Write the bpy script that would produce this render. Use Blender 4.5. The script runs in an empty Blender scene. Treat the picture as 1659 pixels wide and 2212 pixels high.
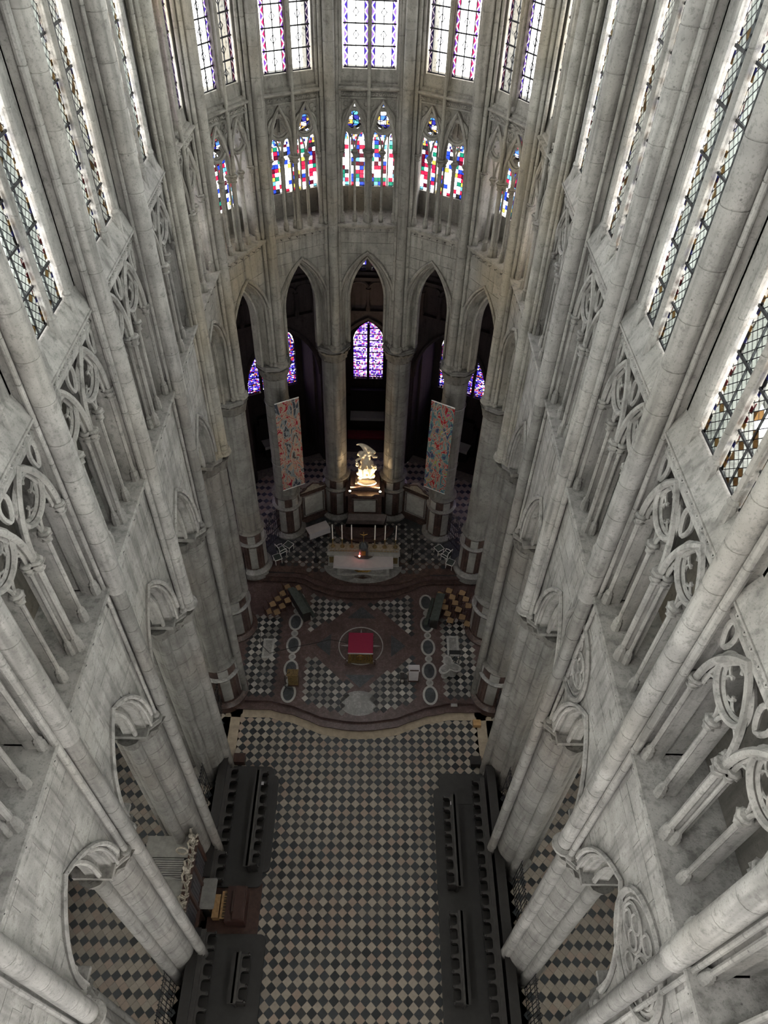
import bpy, math, random
from mathutils import Vector, Matrix
random.seed(7)
SC = bpy.context.scene
COL = SC.collection
PI = math.pi

# ------------------------------------------------------------------ camera
cam_d = bpy.data.cameras.new('camera'); cam = bpy.data.objects.new('camera', cam_d); COL.objects.link(cam)
cam_d.sensor_fit = 'VERTICAL'; cam_d.sensor_height = 36.0; cam_d.lens = 1557.137 / 2212 * 36
cam_d.clip_start = 0.1; cam_d.clip_end = 400
CP, CYW, CR = 0.8091627, 0.0261329, 0.0391255
_fw = Vector((math.sin(CYW)*math.cos(CP), math.cos(CYW)*math.cos(CP), -math.sin(CP)))
_ri = Vector((math.cos(CYW), -math.sin(CYW), 0)); _up = _ri.cross(_fw)
_r2 = _ri*math.cos(CR) + _up*math.sin(CR); _u2 = _up*math.cos(CR) - _ri*math.sin(CR)
cam.matrix_world = Matrix(((_r2.x, _u2.x, -_fw.x, 0.430228), (_r2.y, _u2.y, -_fw.y, 0), (_r2.z, _u2.z, -_fw.z, 36.0), (0, 0, 0, 1)))
SC.camera = cam

# ------------------------------------------------------------------ sky and exposure
W = bpy.data.worlds.new('overcast'); SC.world = W; W.use_nodes = True
_bg = W.node_tree.nodes['Background']; _bg.inputs[0].default_value = (1.0, 0.98, 0.94, 1); _bg.inputs[1].default_value = 1.0
SC.cycles.diffuse_bounces = 2; SC.cycles.max_bounces = 6; SC.cycles.glossy_bounces = 2
SC.view_settings.view_transform = 'Standard'; SC.view_settings.look = 'None'
SC.view_settings.exposure = 4.25; SC.view_settings.gamma = 1.0; SC.view_settings.use_curve_mapping = False

# ------------------------------------------------------------------ materials
class NT:
    def __init__(s, name):
        s.m = bpy.data.materials.new(name); s.m.use_nodes = True; s.t = s.m.node_tree; s.t.nodes.clear()
        s.out = s.n('OutputMaterial')
    def n(s, typ, **kw):
        nd = s.t.nodes.new('ShaderNode' + typ)
        for k, v in kw.items(): setattr(nd, k, v)
        return nd
    def l(s, a, b): s.t.links.new(a, b)
    def put(s, sock, val):
        if hasattr(val, 'is_linked'): s.l(val, sock)
        elif isinstance(val, tuple): sock.default_value = val if len(val) == 4 or sock.type == 'VECTOR' else (*val, 1)
        else: sock.default_value = val
    def math(s, op, a, b=0.0, c=None):
        nd = s.n('Math', operation=op); s.put(nd.inputs[0], a); s.put(nd.inputs[1], b)
        if c is not None: s.put(nd.inputs[2], c)
        return nd.outputs[0]
    def mix(s, f, a, b):
        nd = s.n('Mix', data_type='RGBA'); s.put(nd.inputs[0], f); s.put(nd.inputs[6], a); s.put(nd.inputs[7], b); return nd.outputs[2]
    def ramp(s, f, stops, interp='LINEAR'):
        nd = s.n('ValToRGB'); nd.color_ramp.interpolation = interp; e = nd.color_ramp.elements
        while len(e) < len(stops): e.new(0.5)
        for q, (p, c) in zip(e, stops): q.position = p; q.color = (*c, 1)
        s.put(nd.inputs[0], f); return nd.outputs[0]
    def pos(s): return s.n('NewGeometry').outputs['Position']
    def noise(s, vec, scale, detail=4, rough=.55):
        nd = s.n('TexNoise'); s.l(vec, nd.inputs['Vector']); nd.inputs['Scale'].default_value = scale
        nd.inputs['Detail'].default_value = detail; nd.inputs['Roughness'].default_value = rough; return nd.outputs['Fac']
    def mapv(s, vec, sc):
        nd = s.n('Mapping'); s.l(vec, nd.inputs[0]); nd.inputs['Scale'].default_value = sc; return nd.outputs[0]
    def bsdf(s, color, rough=.8, bump=None, bs=.3, bd=.02, metal=0, spec=.3):
        b = s.n('BsdfPrincipled'); s.put(b.inputs['Base Color'], color); s.put(b.inputs['Roughness'], rough)
        b.inputs['Metallic'].default_value = metal; b.inputs['Specular IOR Level'].default_value = spec
        if bump is not None:
            bp = s.n('Bump'); bp.inputs['Strength'].default_value = bs; bp.inputs['Distance'].default_value = bd
            s.l(bump, bp.inputs['Height']); s.l(bp.outputs[0], b.inputs['Normal'])
        s.l(b.outputs[0], s.out.inputs[0]); return s.m
MATS = {}
def stone(name, light, dark, warm, wamt=.35, pits=.6):
    light, dark, warm = (tuple(x*.47 for x in q) for q in (light, tuple(y*.8 for y in dark), warm))
    k = NT(name); p = k.pos()
    a = k.noise(p, .9, 3, .65); b = k.noise(p, 5.0, 4, .7); c = k.noise(k.mapv(p, (4.5, 4.5, .35)), 1.0, 2); f = k.noise(p, 22, 1, .7)
    col = k.mix(k.ramp(a, [(.36, (0, 0, 0)), (.62, (1, 1, 1))]), tuple(min(1, x*1.08) for x in light), tuple(x*.74 for x in light))
    col = k.mix(k.math('MULTIPLY', k.ramp(k.noise(p, .22, 1), [(.48, (0, 0, 0)), (.7, (1, 1, 1))]), wamt), col, warm)
    col = k.mix(k.math('MULTIPLY', k.ramp(c, [(.5, (0, 0, 0)), (.72, (1, 1, 1))]), .6), col, dark)
    col = k.mix(k.math('MULTIPLY', k.ramp(b, [(.54, (0, 0, 0)), (.68, (1, 1, 1))]), .5), col, dark)
    col = k.mix(k.math('MULTIPLY', k.ramp(f, [(.58, (0, 0, 0)), (.7, (1, 1, 1))]), .35), col, dark)
    v = k.n('TexVoronoi'); k.l(p, v.inputs['Vector']); v.inputs['Scale'].default_value = 2.6
    pit = k.ramp(v.outputs['Distance'], [(.03, (1, 1, 1)), (.075, (0, 0, 0))])
    col = k.mix(k.math('MULTIPLY', pit, pits), col, tuple(x*.35 for x in dark))
    o = k.n('ObjectInfo').outputs['Random']
    hs = k.n('HueSaturation'); k.l(col, hs.inputs['Color']); k.l(k.math('MULTIPLY_ADD', o, .14, .93), hs.inputs['Value'])
    MATS[name] = k.bsdf(hs.outputs[0], .9, b, .55, .04)
stone('stone', (.53, .515, .49), (.17, .165, .155), (.43, .385, .31))
stone('stone_wall', (.60, .583, .555), (.20, .19, .18), (.46, .42, .36), .3, .75)
stone('stone_pier', (.37, .36, .34), (.15, .145, .135), (.38, .32, .27), .4, .6)
stone('stone_apse', (.53, .51, .455), (.17, .155, .135), (.50, .42, .29), .85, .4)
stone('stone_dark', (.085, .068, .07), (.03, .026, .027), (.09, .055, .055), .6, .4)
stone('stone_gallery_shade', (.21, .197, .176), (.09, .085, .075), (.26, .21, .15), .7, .5)  # darker stone for the gallery back wall, its shade put into the colour
stone('stone_capital', (.27, .26, .24), (.08, .075, .07), (.28, .24, .2), .4, .3)
def plain(name, c, rough=.7, metal=0, var=.25, scale=6.0, bump=.15, spec=.3, obj=.0):
    k = NT(name); p = k.pos(); b = k.noise(p, scale, 3, .6)
    col = k.mix(k.ramp(b, [(.3, (0, 0, 0)), (.7, (1, 1, 1))]), tuple(x*(1-var) for x in c), tuple(min(1, x*(1+var)) for x in c))
    if obj:
        hs = k.n('HueSaturation'); k.l(col, hs.inputs['Color']); k.l(k.math('MULTIPLY_ADD', k.n('ObjectInfo').outputs['Random'], obj, 1-obj/2), hs.inputs['Value']); col = hs.outputs[0]
    MATS[name] = k.bsdf(col, rough, b, bump, .01, metal, spec)
def tilemat(name, c, spread, tint, rough=.45):
    k = NT(name); p = k.pos()
    r = k.math('FRACT', k.math('ADD', k.n('ObjectInfo').outputs['Random'], k.n('NewGeometry').outputs['Random Per Island']))
    r2 = k.math('FRACT', k.math('MULTIPLY', r, 7.13))
    col = k.mix(r, tuple(x*(1-spread) for x in c), tuple(x*(1+spread) for x in c))
    col = k.mix(k.math('MULTIPLY', k.math('GREATER_THAN', r2, .72), .55), col, tint)
    b = k.noise(p, 9, 3, .65)
    col = k.mix(k.math('MULTIPLY', k.ramp(b, [(.45, (0, 0, 0)), (.75, (1, 1, 1))]), .35), col, tuple(x*.55 for x in c))
    MATS[name] = k.bsdf(col, rough, b, .12, .006, 0, .4)
tilemat('tile_beige', (.265, .23, .192), .16, (.26, .18, .14))
tilemat('tile_black', (.022, .026, .03), .5, (.04, .038, .037), .4)
tilemat('tile_white', (.27, .255, .235), .4, (.085, .08, .078))
tilemat('tile_gray', (.10, .10, .10), .5, (.19, .17, .165))
plain('beige_border', (.27, .22, .165), .6, 0, .2, 3)
plain('grout', (.16, .14, .12), .9)
def marble(name, c, vein, scale=3.0, rough=.35, amt=.7):
    k = NT(name); p = k.pos(); a = k.noise(p, scale, 5, .7); b = k.noise(p, scale*.4, 3, .7)
    col = k.mix(k.math('MULTIPLY', k.ramp(a, [(.47, (0, 0, 0)), (.5, (1, 1, 1)), (.53, (0, 0, 0))]), amt), c, vein)
    col = k.mix(k.ramp(b, [(.4, (0, 0, 0)), (.7, (1, 1, 1))]), col, tuple(x*.6 for x in c))
    MATS[name] = k.bsdf(col, rough, None, 0, 0, 0, .45)
marble('marble_red', (.070, .043, .040), (.17, .13, .125), 4)
marble('marble_brown', (.05, .031, .028), (.2, .13, .1), 5)
marble('marble_white', (.34, .335, .32), (.18, .18, .19), 2)
marble('marble_grey', (.20, .195, .19), (.42, .41, .4), 3)
marble('marble_pale', (.27, .265, .255), (.14, .14, .145), 2)
marble('marble_dark', (.035, .04, .045), (.1, .1, .11), 3)
plain('wood_dark', (.012, .0105, .010), .45, 0, .3, 5, .1, .45)
plain('wood_arm', (.036, .033, .031), .5, 0, .2, 5, .08, .4)
plain('wood_floor', (.022, .021, .0205), .5, 0, .2, 3, .08, .4)
plain('wood_brown', (.045, .024, .019), .4, 0, .3, 5)
plain('wood_red', (.045, .023, .019), .35, 0, .25, 5)
plain('wood_grey', (.15, .145, .135), .6, 0, .2, 4)
plain('wood_pale', (.33, .20, .09), .5)
plain('straw', (.31, .205, .11), .7, 0, .2, 22, .5, .3, .45)
plain('carved_wood', (.23, .205, .17), .55, 0, .35, 9, .5)
plain('pipe_tin', (.10, .10, .11), .35, .7, .15)
plain('iron', (.018, .018, .02), .5, .4, .2)
plain('gold', (.36, .22, .06), .35, .8, .35, 14, .4)
plain('gold_dim', (.15, .105, .045), .45, .3, .4, 12, .5)
plain('red_cloth', (.20, .014, .04), .85, 0, .08, 30, .2)
plain('red_dark', (.12, .01, .015), .85)
plain('white_cloth', (.37, .355, .37), .85, 0, .06, 4, .2)
plain('candle_wax', (.74, .72, .66), .5, 0, .05)
plain('white_paint', (.6, .6, .58), .5, 0, .1)
plain('lead', (.012, .012, .014), .6)
plain('cable', (.015, .015, .015), .6)
plain('statue_stone', (.62, .56, .46), .55, 0, .12, 7, .3)
plain('chair_frame', (.06, .03, .022), .45, 0, .3)
plain('velvet', (.05, .06, .055), .9)
plain('wire', (.4, .4, .4), .4, .8)
plain('purple_floor', (.19, .15, .2), .6)
def emit(name, c, s):
    k = NT(name); e = k.n('Emission'); e.inputs[0].default_value = (*c, 1); e.inputs[1].default_value = s; k.l(e.outputs[0], k.out.inputs[0]); MATS[name] = k.m
plain('pale_reflector', (.78, .78, .77), .5, 0, .1, 2)  # very pale so the added roof sheets show bright through the windows
emit('lamp_glow', (1, .72, .35), 10); emit('red_glow', (1, .25, .2), 1.5)

def uvs(k):
    s = k.n('SeparateXYZ'); k.l(k.n('UVMap').outputs[0], s.inputs[0]); return s.outputs[0], s.outputs[1]
def cellrand(k, x, y, seed=0.0):
    c = k.n('CombineXYZ'); k.l(k.math('FLOOR', x), c.inputs[0]); k.l(k.math('FLOOR', y), c.inputs[1]); c.inputs[2].default_value = seed
    w = k.n('TexWhiteNoise', noise_dimensions='3D'); k.l(c.outputs[0], w.inputs['Vector']); return w.outputs['Value'], w.outputs['Color']
def glassout(k, col):
    g0 = k.n('Gamma'); k.put(g0.inputs[0], col); g0.inputs[1].default_value = .5; col = g0.outputs[0]
    t = k.n('BsdfTransparent'); k.put(t.inputs[0], col); g = k.n('BsdfGlossy'); g.inputs['Roughness'].default_value = .25; g.inputs[0].default_value = (.6, .6, .6, 1)
    m = k.n('MixShader'); m.inputs[0].default_value = .03; k.l(t.outputs[0], m.inputs[1]); k.l(g.outputs[0], m.inputs[2]); k.l(m.outputs[0], k.out.inputs[0]); MATS[k.m.name] = k.m
def grisaille(name, c1, c2, rect=False):
    k = NT(name); u, v = uvs(k); a = k.math('MULTIPLY', k.math('ABSOLUTE', k.math('SUBTRACT', u, .5)), 2.0)
    bord = k.math('GREATER_THAN', a, .70)
    z = k.math('PINGPONG', k.math('MULTIPLY', v, 5.2), 1.0)
    t = k.math('SUBTRACT', k.math('MULTIPLY', k.math('SUBTRACT', a, .70), 3.4), z)
    band = k.math('LESS_THAN', k.math('ABSOLUTE', t), .16)
    cb = k.mix(k.math('GREATER_THAN', t, 0), c1, c2); cb = k.mix(band, cb, (.55, .5, .58))
    p = k.pos(); n = k.noise(p, 7, 3); n2 = k.noise(p, 2.2, 2)
    body = k.mix(k.ramp(n, [(.60, (0, 0, 0)), (.66, (1, 1, 1))]), (.62, .64, .66), (.3, .33, .38))
    body = k.mix(k.math('MULTIPLY', k.ramp(n2, [(.66, (0, 0, 0)), (.7, (1, 1, 1))]), .75), body, (.04, .02, .015))
    glassout(k, k.mix(bord, body, cb))
def D(stops): return [(p, tuple(min(1, x/5.5) if max(c) < .8 else x for x in c)) for p, c in stops]
grisaille('glass_blue', (.008, .004, .05), (.035, .02, .075)); grisaille('glass_red', (.06, .003, .016), (.02, .006, .05))
def mosaic(name, nx, ny, stops, line=.12, seed=1.0, warp=0.0, mul=1.0):
    k = NT(name); u, v = uvs(k); x = k.math('MULTIPLY', u, nx); y = k.math('MULTIPLY', v, ny)
    r, c = cellrand(k, x, y, seed)
    col = k.ramp(r, stops, 'CONSTANT')
    fx = k.math('FRACT', x); fy = k.math('FRACT', y)
    e = k.math('MAXIMUM', k.math('LESS_THAN', fx, line), k.math('LESS_THAN', fy, line))
    glassout(k, k.mix(e, col, (.0, .0, .004)))
mosaic('glass_blocks', 4, 5.5, D([(0, (.9, .9, .9)), (.30, (.70, .015, .06)), (.46, (.10, .004, .015)), (.55, (.02, .06, .62)), (.66, (.02, .02, .02)), (.72, (.01, .22, .13)), (.80, (.75, .62, .08)), (.85, (.15, .5, .7)), (.91, (.92, .9, .9))]), .1)
mosaic('glass_bright', 9, 9, D([(0, (.9, .92, .95)), (.25, (.05, .16, .7)), (.42, (.65, .04, .07)), (.55, (.85, .9, .95)), (.68, (.08, .4, .5)), (.78, (.02, .02, .2)), (.92, (.75, .3, .06))]), .14, 6)
mosaic('glass_aisle', 9, 5, [(0, (.32, .33, .31)), (.3, (.2, .2, .26)), (.5, (.46, .47, .42)), (.75, (.33, .3, .18)), (.85, (.4, .4, .3))], .1, 3)
mosaic('glass_jewel', 13, 11, D([(0, (.03, .025, .35)), (.27, (.09, .03, .45)), (.42, (.5, .02, .05)), (.55, (.6, .5, .75)), (.68, (.005, .005, .03)), (.78, (.6, .18, .05)), (.85, (.25, .2, .7)), (.93, (.9, .85, .8))]), .2, 4)
mosaic('glass_violet', 11, 9, D([(0, (.6, .45, .75)), (.25, (.2, .08, .6)), (.42, (.75, .6, .78)), (.58, (.4, .04, .18)), (.70, (.06, .02, .3)), (.84, (.9, .8, .85)), (.92, (.03, .01, .12))]), .17, 9)
def lozenge(name, base, spot, amt):
    k = NT(name); u, v = uvs(k); x = k.math('MULTIPLY', k.math('ADD', k.math('MULTIPLY', u, .9), v), 4.6); y = k.math('MULTIPLY', k.math('SUBTRACT', k.math('MULTIPLY', u, .9), v), 4.6)
    r, c = cellrand(k, x, y, 2.0)
    e = k.math('MAXIMUM', k.math('LESS_THAN', k.math('FRACT', x), .09), k.math('LESS_THAN', k.math('FRACT', y), .09))
    a = k.math('MULTIPLY', k.math('ABSOLUTE', k.math('SUBTRACT', u, .5)), 2.0)
    col = k.mix(k.math('GREATER_THAN', r, 1-amt), base, spot)
    r3, c3 = cellrand(k, k.math('MULTIPLY', u, 12), k.math('MULTIPLY', v, 9), 5.0)
    bc = k.ramp(r3, [(0, (.9, .9, .88)), (.4, (.01, .01, .01)), (.55, (.12, .06, .015)), (.66, (.05, .004, .006)), (.76, (.01, .012, .08)), (.85, (.9, .92, .9))], 'CONSTANT')
    col = k.mix(k.math('GREATER_THAN', a, .78), col, bc)
    glassout(k, k.mix(e, col, (.004, .004, .006)))
lozenge('glass_lozenge', (.5, .57, .56), (.12, .08, .03), .06); lozenge('glass_amber', (.5, .54, .53), (.07, .04, .015), .16)
def banner_mat(name, stops, seed, sun):
    k = NT(name); u, v = uvs(k); cb = k.n('CombineXYZ'); k.l(u, cb.inputs[0]); k.l(k.math('MULTIPLY', v, .45), cb.inputs[1]); cb.inputs[2].default_value = seed
    n = k.n('TexNoise'); k.l(cb.outputs[0], n.inputs['Vector']); n.inputs['Scale'].default_value = 3.1; n.inputs['Detail'].default_value = 2.5; n.inputs['Distortion'].default_value = 1.2
    col = k.ramp(n.outputs['Fac'], stops, 'CONSTANT')
    w = k.n('TexVoronoi', feature='DISTANCE_TO_EDGE'); k.l(cb.outputs[0], w.inputs['Vector']); w.inputs['Scale'].default_value = 4.5
    col = k.mix(k.math('LESS_THAN', w.outputs['Distance'], .018), col, sun)
    hs = k.n('HueSaturation'); k.l(col, hs.inputs['Color']); hs.inputs['Value'].default_value = .58; hs.inputs['Saturation'].default_value = 1.15
    MATS[name] = k.bsdf(hs.outputs[0], .8)
banner_mat('banner_pink', [(0, (.04, .05, .07)), (.37, (.22, .25, .27)), (.44, (.40, .29, .23)), (.505, (.34, .03, .05)), (.54, (.42, .32, .26)), (.61, (.25, .28, .29)), (.66, (.05, .045, .05))], 3.0, (.46, .42, .38))
banner_mat('banner_teal', [(0, (.04, .05, .13)), (.38, (.09, .19, .22)), (.46, (.40, .32, .27)), (.495, (.36, .04, .05)), (.535, (.38, .31, .26)), (.56, (.17, .28, .29)), (.62, (.34, .32, .11)), (.67, (.4, .09, .2))], 11.0, (.46, .40, .34))

# ------------------------------------------------------------------ mesh helpers
def wloc(o):
    v = Vector((0, 0, 0))
    while o is not None: v = v + o.location; o = o.parent
    return v
def tag(o, label=None, cat=None, group=None, kind=None):
    if label: o['label'] = label
    if cat: o['category'] = cat
    if group: o['group'] = group
    if kind: o['kind'] = kind
    return o
def empty(name, loc, label=None, cat=None, group=None, kind=None):
    o = bpy.data.objects.new(name, None); COL.objects.link(o); o.location = loc; o.empty_display_size = .2
    return tag(o, label, cat, group, kind)
def link(name, me, parent=None, loc=None):
    o = bpy.data.objects.new(name, me); COL.objects.link(o)
    if parent: o.parent = parent
    if loc is not None: o.location = Vector(loc) - (wloc(parent) if parent else Vector((0, 0, 0)))
    return o
class MB:
    def __init__(s): s.v = []; s.f = []; s.uv = None
    def add(s, vs, fs):
        o = len(s.v); s.v += [tuple(p) for p in vs]; s.f += [tuple(i+o for i in f) for f in fs]; return s
    def box(s, x0, y0, z0, x1, y1, z1, T=None):
        c = [(x, y, z) for z in (z0, z1) for (x, y) in ((x0, y0), (x1, y0), (x1, y1), (x0, y1))]
        if T: c = [T(*p) for p in c]
        return s.add(c, [(3, 2, 1, 0), (4, 5, 6, 7), (0, 1, 5, 4), (1, 2, 6, 5), (2, 3, 7, 6), (3, 0, 4, 7)])
    def ext(s, pts, vec):
        n = len(pts); vec = Vector(vec); a = [Vector(p) for p in pts]
        return s.add(a + [p + vec for p in a], [tuple(range(n))[::-1], tuple(range(n, 2*n))] + [(i, (i+1) % n, n+(i+1) % n, n+i) for i in range(n)])
    def lathe(s, prof, n, c=(0, 0), a0=0.0, mod=None, cap=True, T=None):
        o = []; k = len(prof)
        for r, z in prof:
            for i in range(n):
                a = a0 + 2*PI*i/n; rr = r*(mod(a, z) if mod else 1)
                p = (c[0]+rr*math.cos(a), c[1]+rr*math.sin(a), z); o.append(T(*p) if T else p)
        f = [(j*n+i, j*n+(i+1) % n, (j+1)*n+(i+1) % n, (j+1)*n+i) for j in range(k-1) for i in range(n)]
        if cap: f += [tuple(range(n))[::-1], tuple(range((k-1)*n, k*n))]
        return s.add(o, f)
    def tube(s, path, r, n=6, closed=False, rf=None):
        P = [Vector(p) for p in path]; m = len(P); o = []; up = None
        for i in range(m):
            a = P[(i-1) % m] if (closed or i > 0) else P[i]; b = P[(i+1) % m] if (closed or i < m-1) else P[i]
            t = (b-a)
            if t.length < 1e-9: t = Vector((0, 0, 1))
            t.normalize()
            if up is None:
                up = t.orthogonal().normalized()
            up = (up - t*up.dot(t))
            if up.length < 1e-6: up = t.orthogonal()
            up.normalize(); w = t.cross(up); rr = r if rf is None else r*rf(i/(m-1))
            for j in range(n):
                a_ = 2*PI*j/n; o.append(P[i] + (up*math.cos(a_) + w*math.sin(a_))*rr)
        L = m if closed else m-1
        f = [(i*n+j, i*n+(j+1) % n, ((i+1) % m)*n+(j+1) % n, ((i+1) % m)*n+j) for i in range(L) for j in range(n)]
        if not closed: f += [tuple(range(n))[::-1], tuple(range((m-1)*n, m*n))]
        return s.add(o, f)
    def sphere(s, c, r, n=8, k=6, sc=(1, 1, 1)):
        return s.lathe([(max(1e-3, math.sin(PI*j/k))*r, -math.cos(PI*j/k)*r) for j in range(k+1)], n, cap=True,
                       T=lambda x, y, z: (c[0]+x*sc[0], c[1]+y*sc[1], c[2]+z*sc[2]))
    def mesh(s, name, mat, org=(0, 0, 0), angle=.6):
        me = bpy.data.meshes.new(name); o = Vector(org)
        me.from_pydata([tuple(Vector(p)-o) for p in s.v], [], s.f)
        if s.uv:
            l = me.uv_layers.new(name='UVMap')
            for lp in me.loops: l.data[lp.index].uv = s.uv[lp.vertex_index]
        me.materials.append(MATS[mat] if isinstance(mat, str) else mat)
        me.polygons.foreach_set('use_smooth', [True]*len(me.polygons))
        me.set_sharp_from_angle(angle=angle); me.update(); return me
    def build(s, name, mat, parent=None, org=None, angle=.6):
        if parent is not None: o = wloc(parent); return link(name, s.mesh(name, mat, o, angle), parent, o)
        if org is None:
            xs = [p[0] for p in s.v]; ys = [p[1] for p in s.v]; org = ((min(xs)+max(xs))/2, (min(ys)+max(ys))/2, min(p[2] for p in s.v))
        return link(name, s.mesh(name, mat, org, angle), None, org)
def rot2(x, y, a): return x*math.cos(a)-y*math.sin(a), x*math.sin(a)+y*math.cos(a)
def pointed(a, h, n=9):
    """pointed arch curve: list of (x,z) from (-a,0) over (0,h) to (a,0)"""
    r = (a*a+h*h)/(2*a); cx = -a+r; t1 = math.atan2(h, -cx) if r != 0 else 0
    L = [(cx + r*math.cos(PI - (PI-t1)*i/n), r*math.sin(PI - (PI-t1)*i/n)) for i in range(n+1)]
    return L + [(-x, z) for x, z in L[-2::-1]]
def stepcurve(xs, ys, x):
    x = abs(x)
    for i in range(len(xs)-1):
        if x <= xs[i+1]:
            t = (x-xs[i])/(xs[i+1]-xs[i]); t = t*t*(3-2*t)*.5 + t*.5; return ys[i]+(ys[i+1]-ys[i])*t
    return ys[-1]
ORD = ['nearest', 'second nearest', 'third nearest', 'fourth nearest', 'fifth nearest', 'sixth nearest', 'seventh nearest', 'eighth nearest', 'ninth nearest', 'farthest']

# ------------------------------------------------------------------ plan: main shafts of the choir piers
PL = [(-6.3, -.91), (-6.3, 3.32), (-6.3, 7.55), (-6.3, 11.78), (-6.3, 16.01), (-6.3, 20.24), (-6.3, 24.47), (-6.08, 28.64), (-4.37, 31.38), (-1.62, 32.94)]
AC = Vector((0, 27.3))
ZS, ZC, ZT, ZTOP = 14.15, 20.85, 26.54, 40.0     # shaft springing, triforium sill, clerestory ledge, top of the built walls
class Frame:
    def __init__(s, A, t, n): s.A = Vector(A); s.t = Vector(t); s.n = Vector(n)
    def __call__(s, u, v, z): p = s.A + s.t*u + s.n*v; return (p.x, p.y, z)
def pier_frame(side, k):
    p = Vector(PL[k]); n = Vector((-1, 0)) if k <= 6 else (p-AC).normalized()
    if side == 'right': p = Vector((-p.x, p.y)); n = Vector((-n.x, n.y))
    return Frame(p, (-n.y, n.x), n)
def bay_frame(side, k):
    if k == 9: return Frame(PL[9], (1, 0), (0, 1)), 2*abs(PL[9][0])
    A = Vector(PL[k]); B = Vector(PL[k+1]); n = Vector((-(B-A).y, (B-A).x)).normalized()
    if side == 'right': A.x *= -1; B.x *= -1; n.x *= -1
    return Frame(A, (B-A).normalized(), n), (B-A).length
def bayname(side, k):
    if k == 9: return 'centre of the apse, straight behind the lit statue'
    if k >= 6: return ['first bay of the apse curve', 'second bay of the apse curve', 'third bay of the apse curve'][k-6] + ' on the ' + side
    return ['nearest bay', 'second bay', 'third bay', 'fourth bay', 'fifth bay', 'sixth bay'][k] + ' on the ' + side + ' wall'
BAYS = [(s, k) for s in ('left', 'right') for k in range(9)] + [('', 9)]
def shaft_prof(r, z0, z1, d=1.05, ph=0.0):
    P = [(r, z0)]; z = z0 + d*(.4+ph)
    while z < z1-.2:
        P += [(r, z-.014), (r-.014, z-.007), (r-.014, z+.007), (r, z+.014)]; z += d
    return P + [(r, z1)]

# ------------------------------------------------------------------ arcade walls with their arches
def arch_open(L, k):
    if k >= 6: return L/2-.33, 16.6, 19.3         # half width, stilt height, apex
    return L/2-.62, 14.55, 17.75
def build_wall(side, bays, name, label):
    W0 = empty(name, (0, 0, 0), label, 'wall', None, 'structure')
    for k in bays:
        F, L = bay_frame(side, k); a, zs, za = arch_open(L, k); c = L/2
        curve = [(c-a, 13.6)] + [(c+x, zs+z) for x, z in pointed(a, za-zs, 9)] + [(c+a, 13.6)]
        mt = 'stone_wall' if k < 6 else 'stone_apse'
        m = MB(); f0, f1 = .285, 1.35; pts = curve
        us = [0] + [p[0] for p in pts] + [L]; zb = [13.6] + [p[1] for p in pts] + [13.6]
        for v, flip in ((f0, 0), (f1, 1)):
            vs = [F(u, v, z) for u, z in zip(us, zb)] + [F(u, v, ZC-.1) for u in us]; n = len(us)
            m.add(vs, [((i, i+1, n+i+1, n+i) if not flip else (n+i, n+i+1, i+1, i)) for i in range(n-1)])
        n = len(pts); m.add([F(u, f0, z) for u, z in pts] + [F(u, f1, z) for u, z in pts], [(i, i+1, n+i+1, n+i) for i in range(n-1)])
        w = m.build('bay_wall', mt, W0)
        # mouldings of the arch, outer label and two stepped orders with rolls
        def off(d):
            return [(c-a+d, 14.03)] + [(c+x, zs+z) for x, z in pointed(a-d, za-zs-d*1.05, 9)] + [(c+a-d, 14.03)]
        mm = MB().tube([F(u, .20, z) for u, z in off(-.12)[1:-1]], .075, 6); mm.build('hood_mould', mt, w)
        for d, v, r in ((.02, .28, .05), (.36, .70, .08)):
            MB().tube([F(u, v, z) for u, z in off(d)], r, 6).build('arch_roll', mt, w)
        pr = [(0, .27), (.03, .42), (.14, .42), (.16, .72), (.34, .72), (.36, 1.1), (.16, 1.1), (.14, 1.35), (0, 1.36)]; m = MB(); st = [off(d) for d, v in pr]; n = len(st[0]); q = len(pr)
        m.add([F(*(st[j][i][0], pr[j][1], st[j][i][1])) for j in range(q) for i in range(n)], [(j*n+i, j*n+i+1, (j+1)*n+i+1, (j+1)*n+i) for j in range(q-1) for i in range(n-1)])
        m.build('arch_orders', mt, w, angle=.5)
        # ashlar facing, one block per stone, cut to the arch
        def arch_z(u):
            if u <= c-a-.03 or u >= c+a+.03: return -9
            for (u0, z0), (u1, z1) in zip(curve[:-1], curve[1:]):
                if u0 <= u <= u1 and u1 > u0: return z0+(z1-z0)*(u-u0)/(u1-u0)
            return -9
        ch = .52 if k < 6 else .55; z = 13.8; row = 0; rnd = random.Random(k*31+len(side))
        m0 = .30 if k < 6 else .24
        while z < ZC-.25:
            z1 = min(z+ch, ZC-.12); u = m0 - (row % 2)*.5
            while u < L-m0:
                u1 = u + rnd.uniform(.85, 1.25)*(1 if k < 6 else .85); ua, ub = max(u, m0)+.006, min(u1, L-m0)-.006; u = u1
                if ub-ua < .12: continue
                S = [ua+(ub-ua)*i/5 for i in range(6)]; bot = [(x, max(z+.006, arch_z(x)+.10)) for x in S]
                bot = [p for p in bot if p[1] < z1-.02]
                if len(bot) < 2: continue
                poly = bot + [(bot[-1][0], z1-.006), (bot[0][0], z1-.006)]
                v = .25 + rnd.uniform(-.008, .008)
                MB().ext([F(x, v, zz) for x, zz in poly], Vector(F(0, .04, 0))-Vector(F(0, 0, 0))).build('ashlar_stone', mt, w, angle=.3)
            z = z1; row += 1
        # iron hooks under the sill
        h = MB(); nh = 6
        for i in range(nh):
            u = .6+(L-1.2)*i/(nh-1); h.tube([F(u, .28, ZC-.32), F(u, .12, ZC-.32), F(u, .09, ZC-.26)], .012, 4)
        h.build('hook_row', 'iron', w)
    return W0
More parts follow.
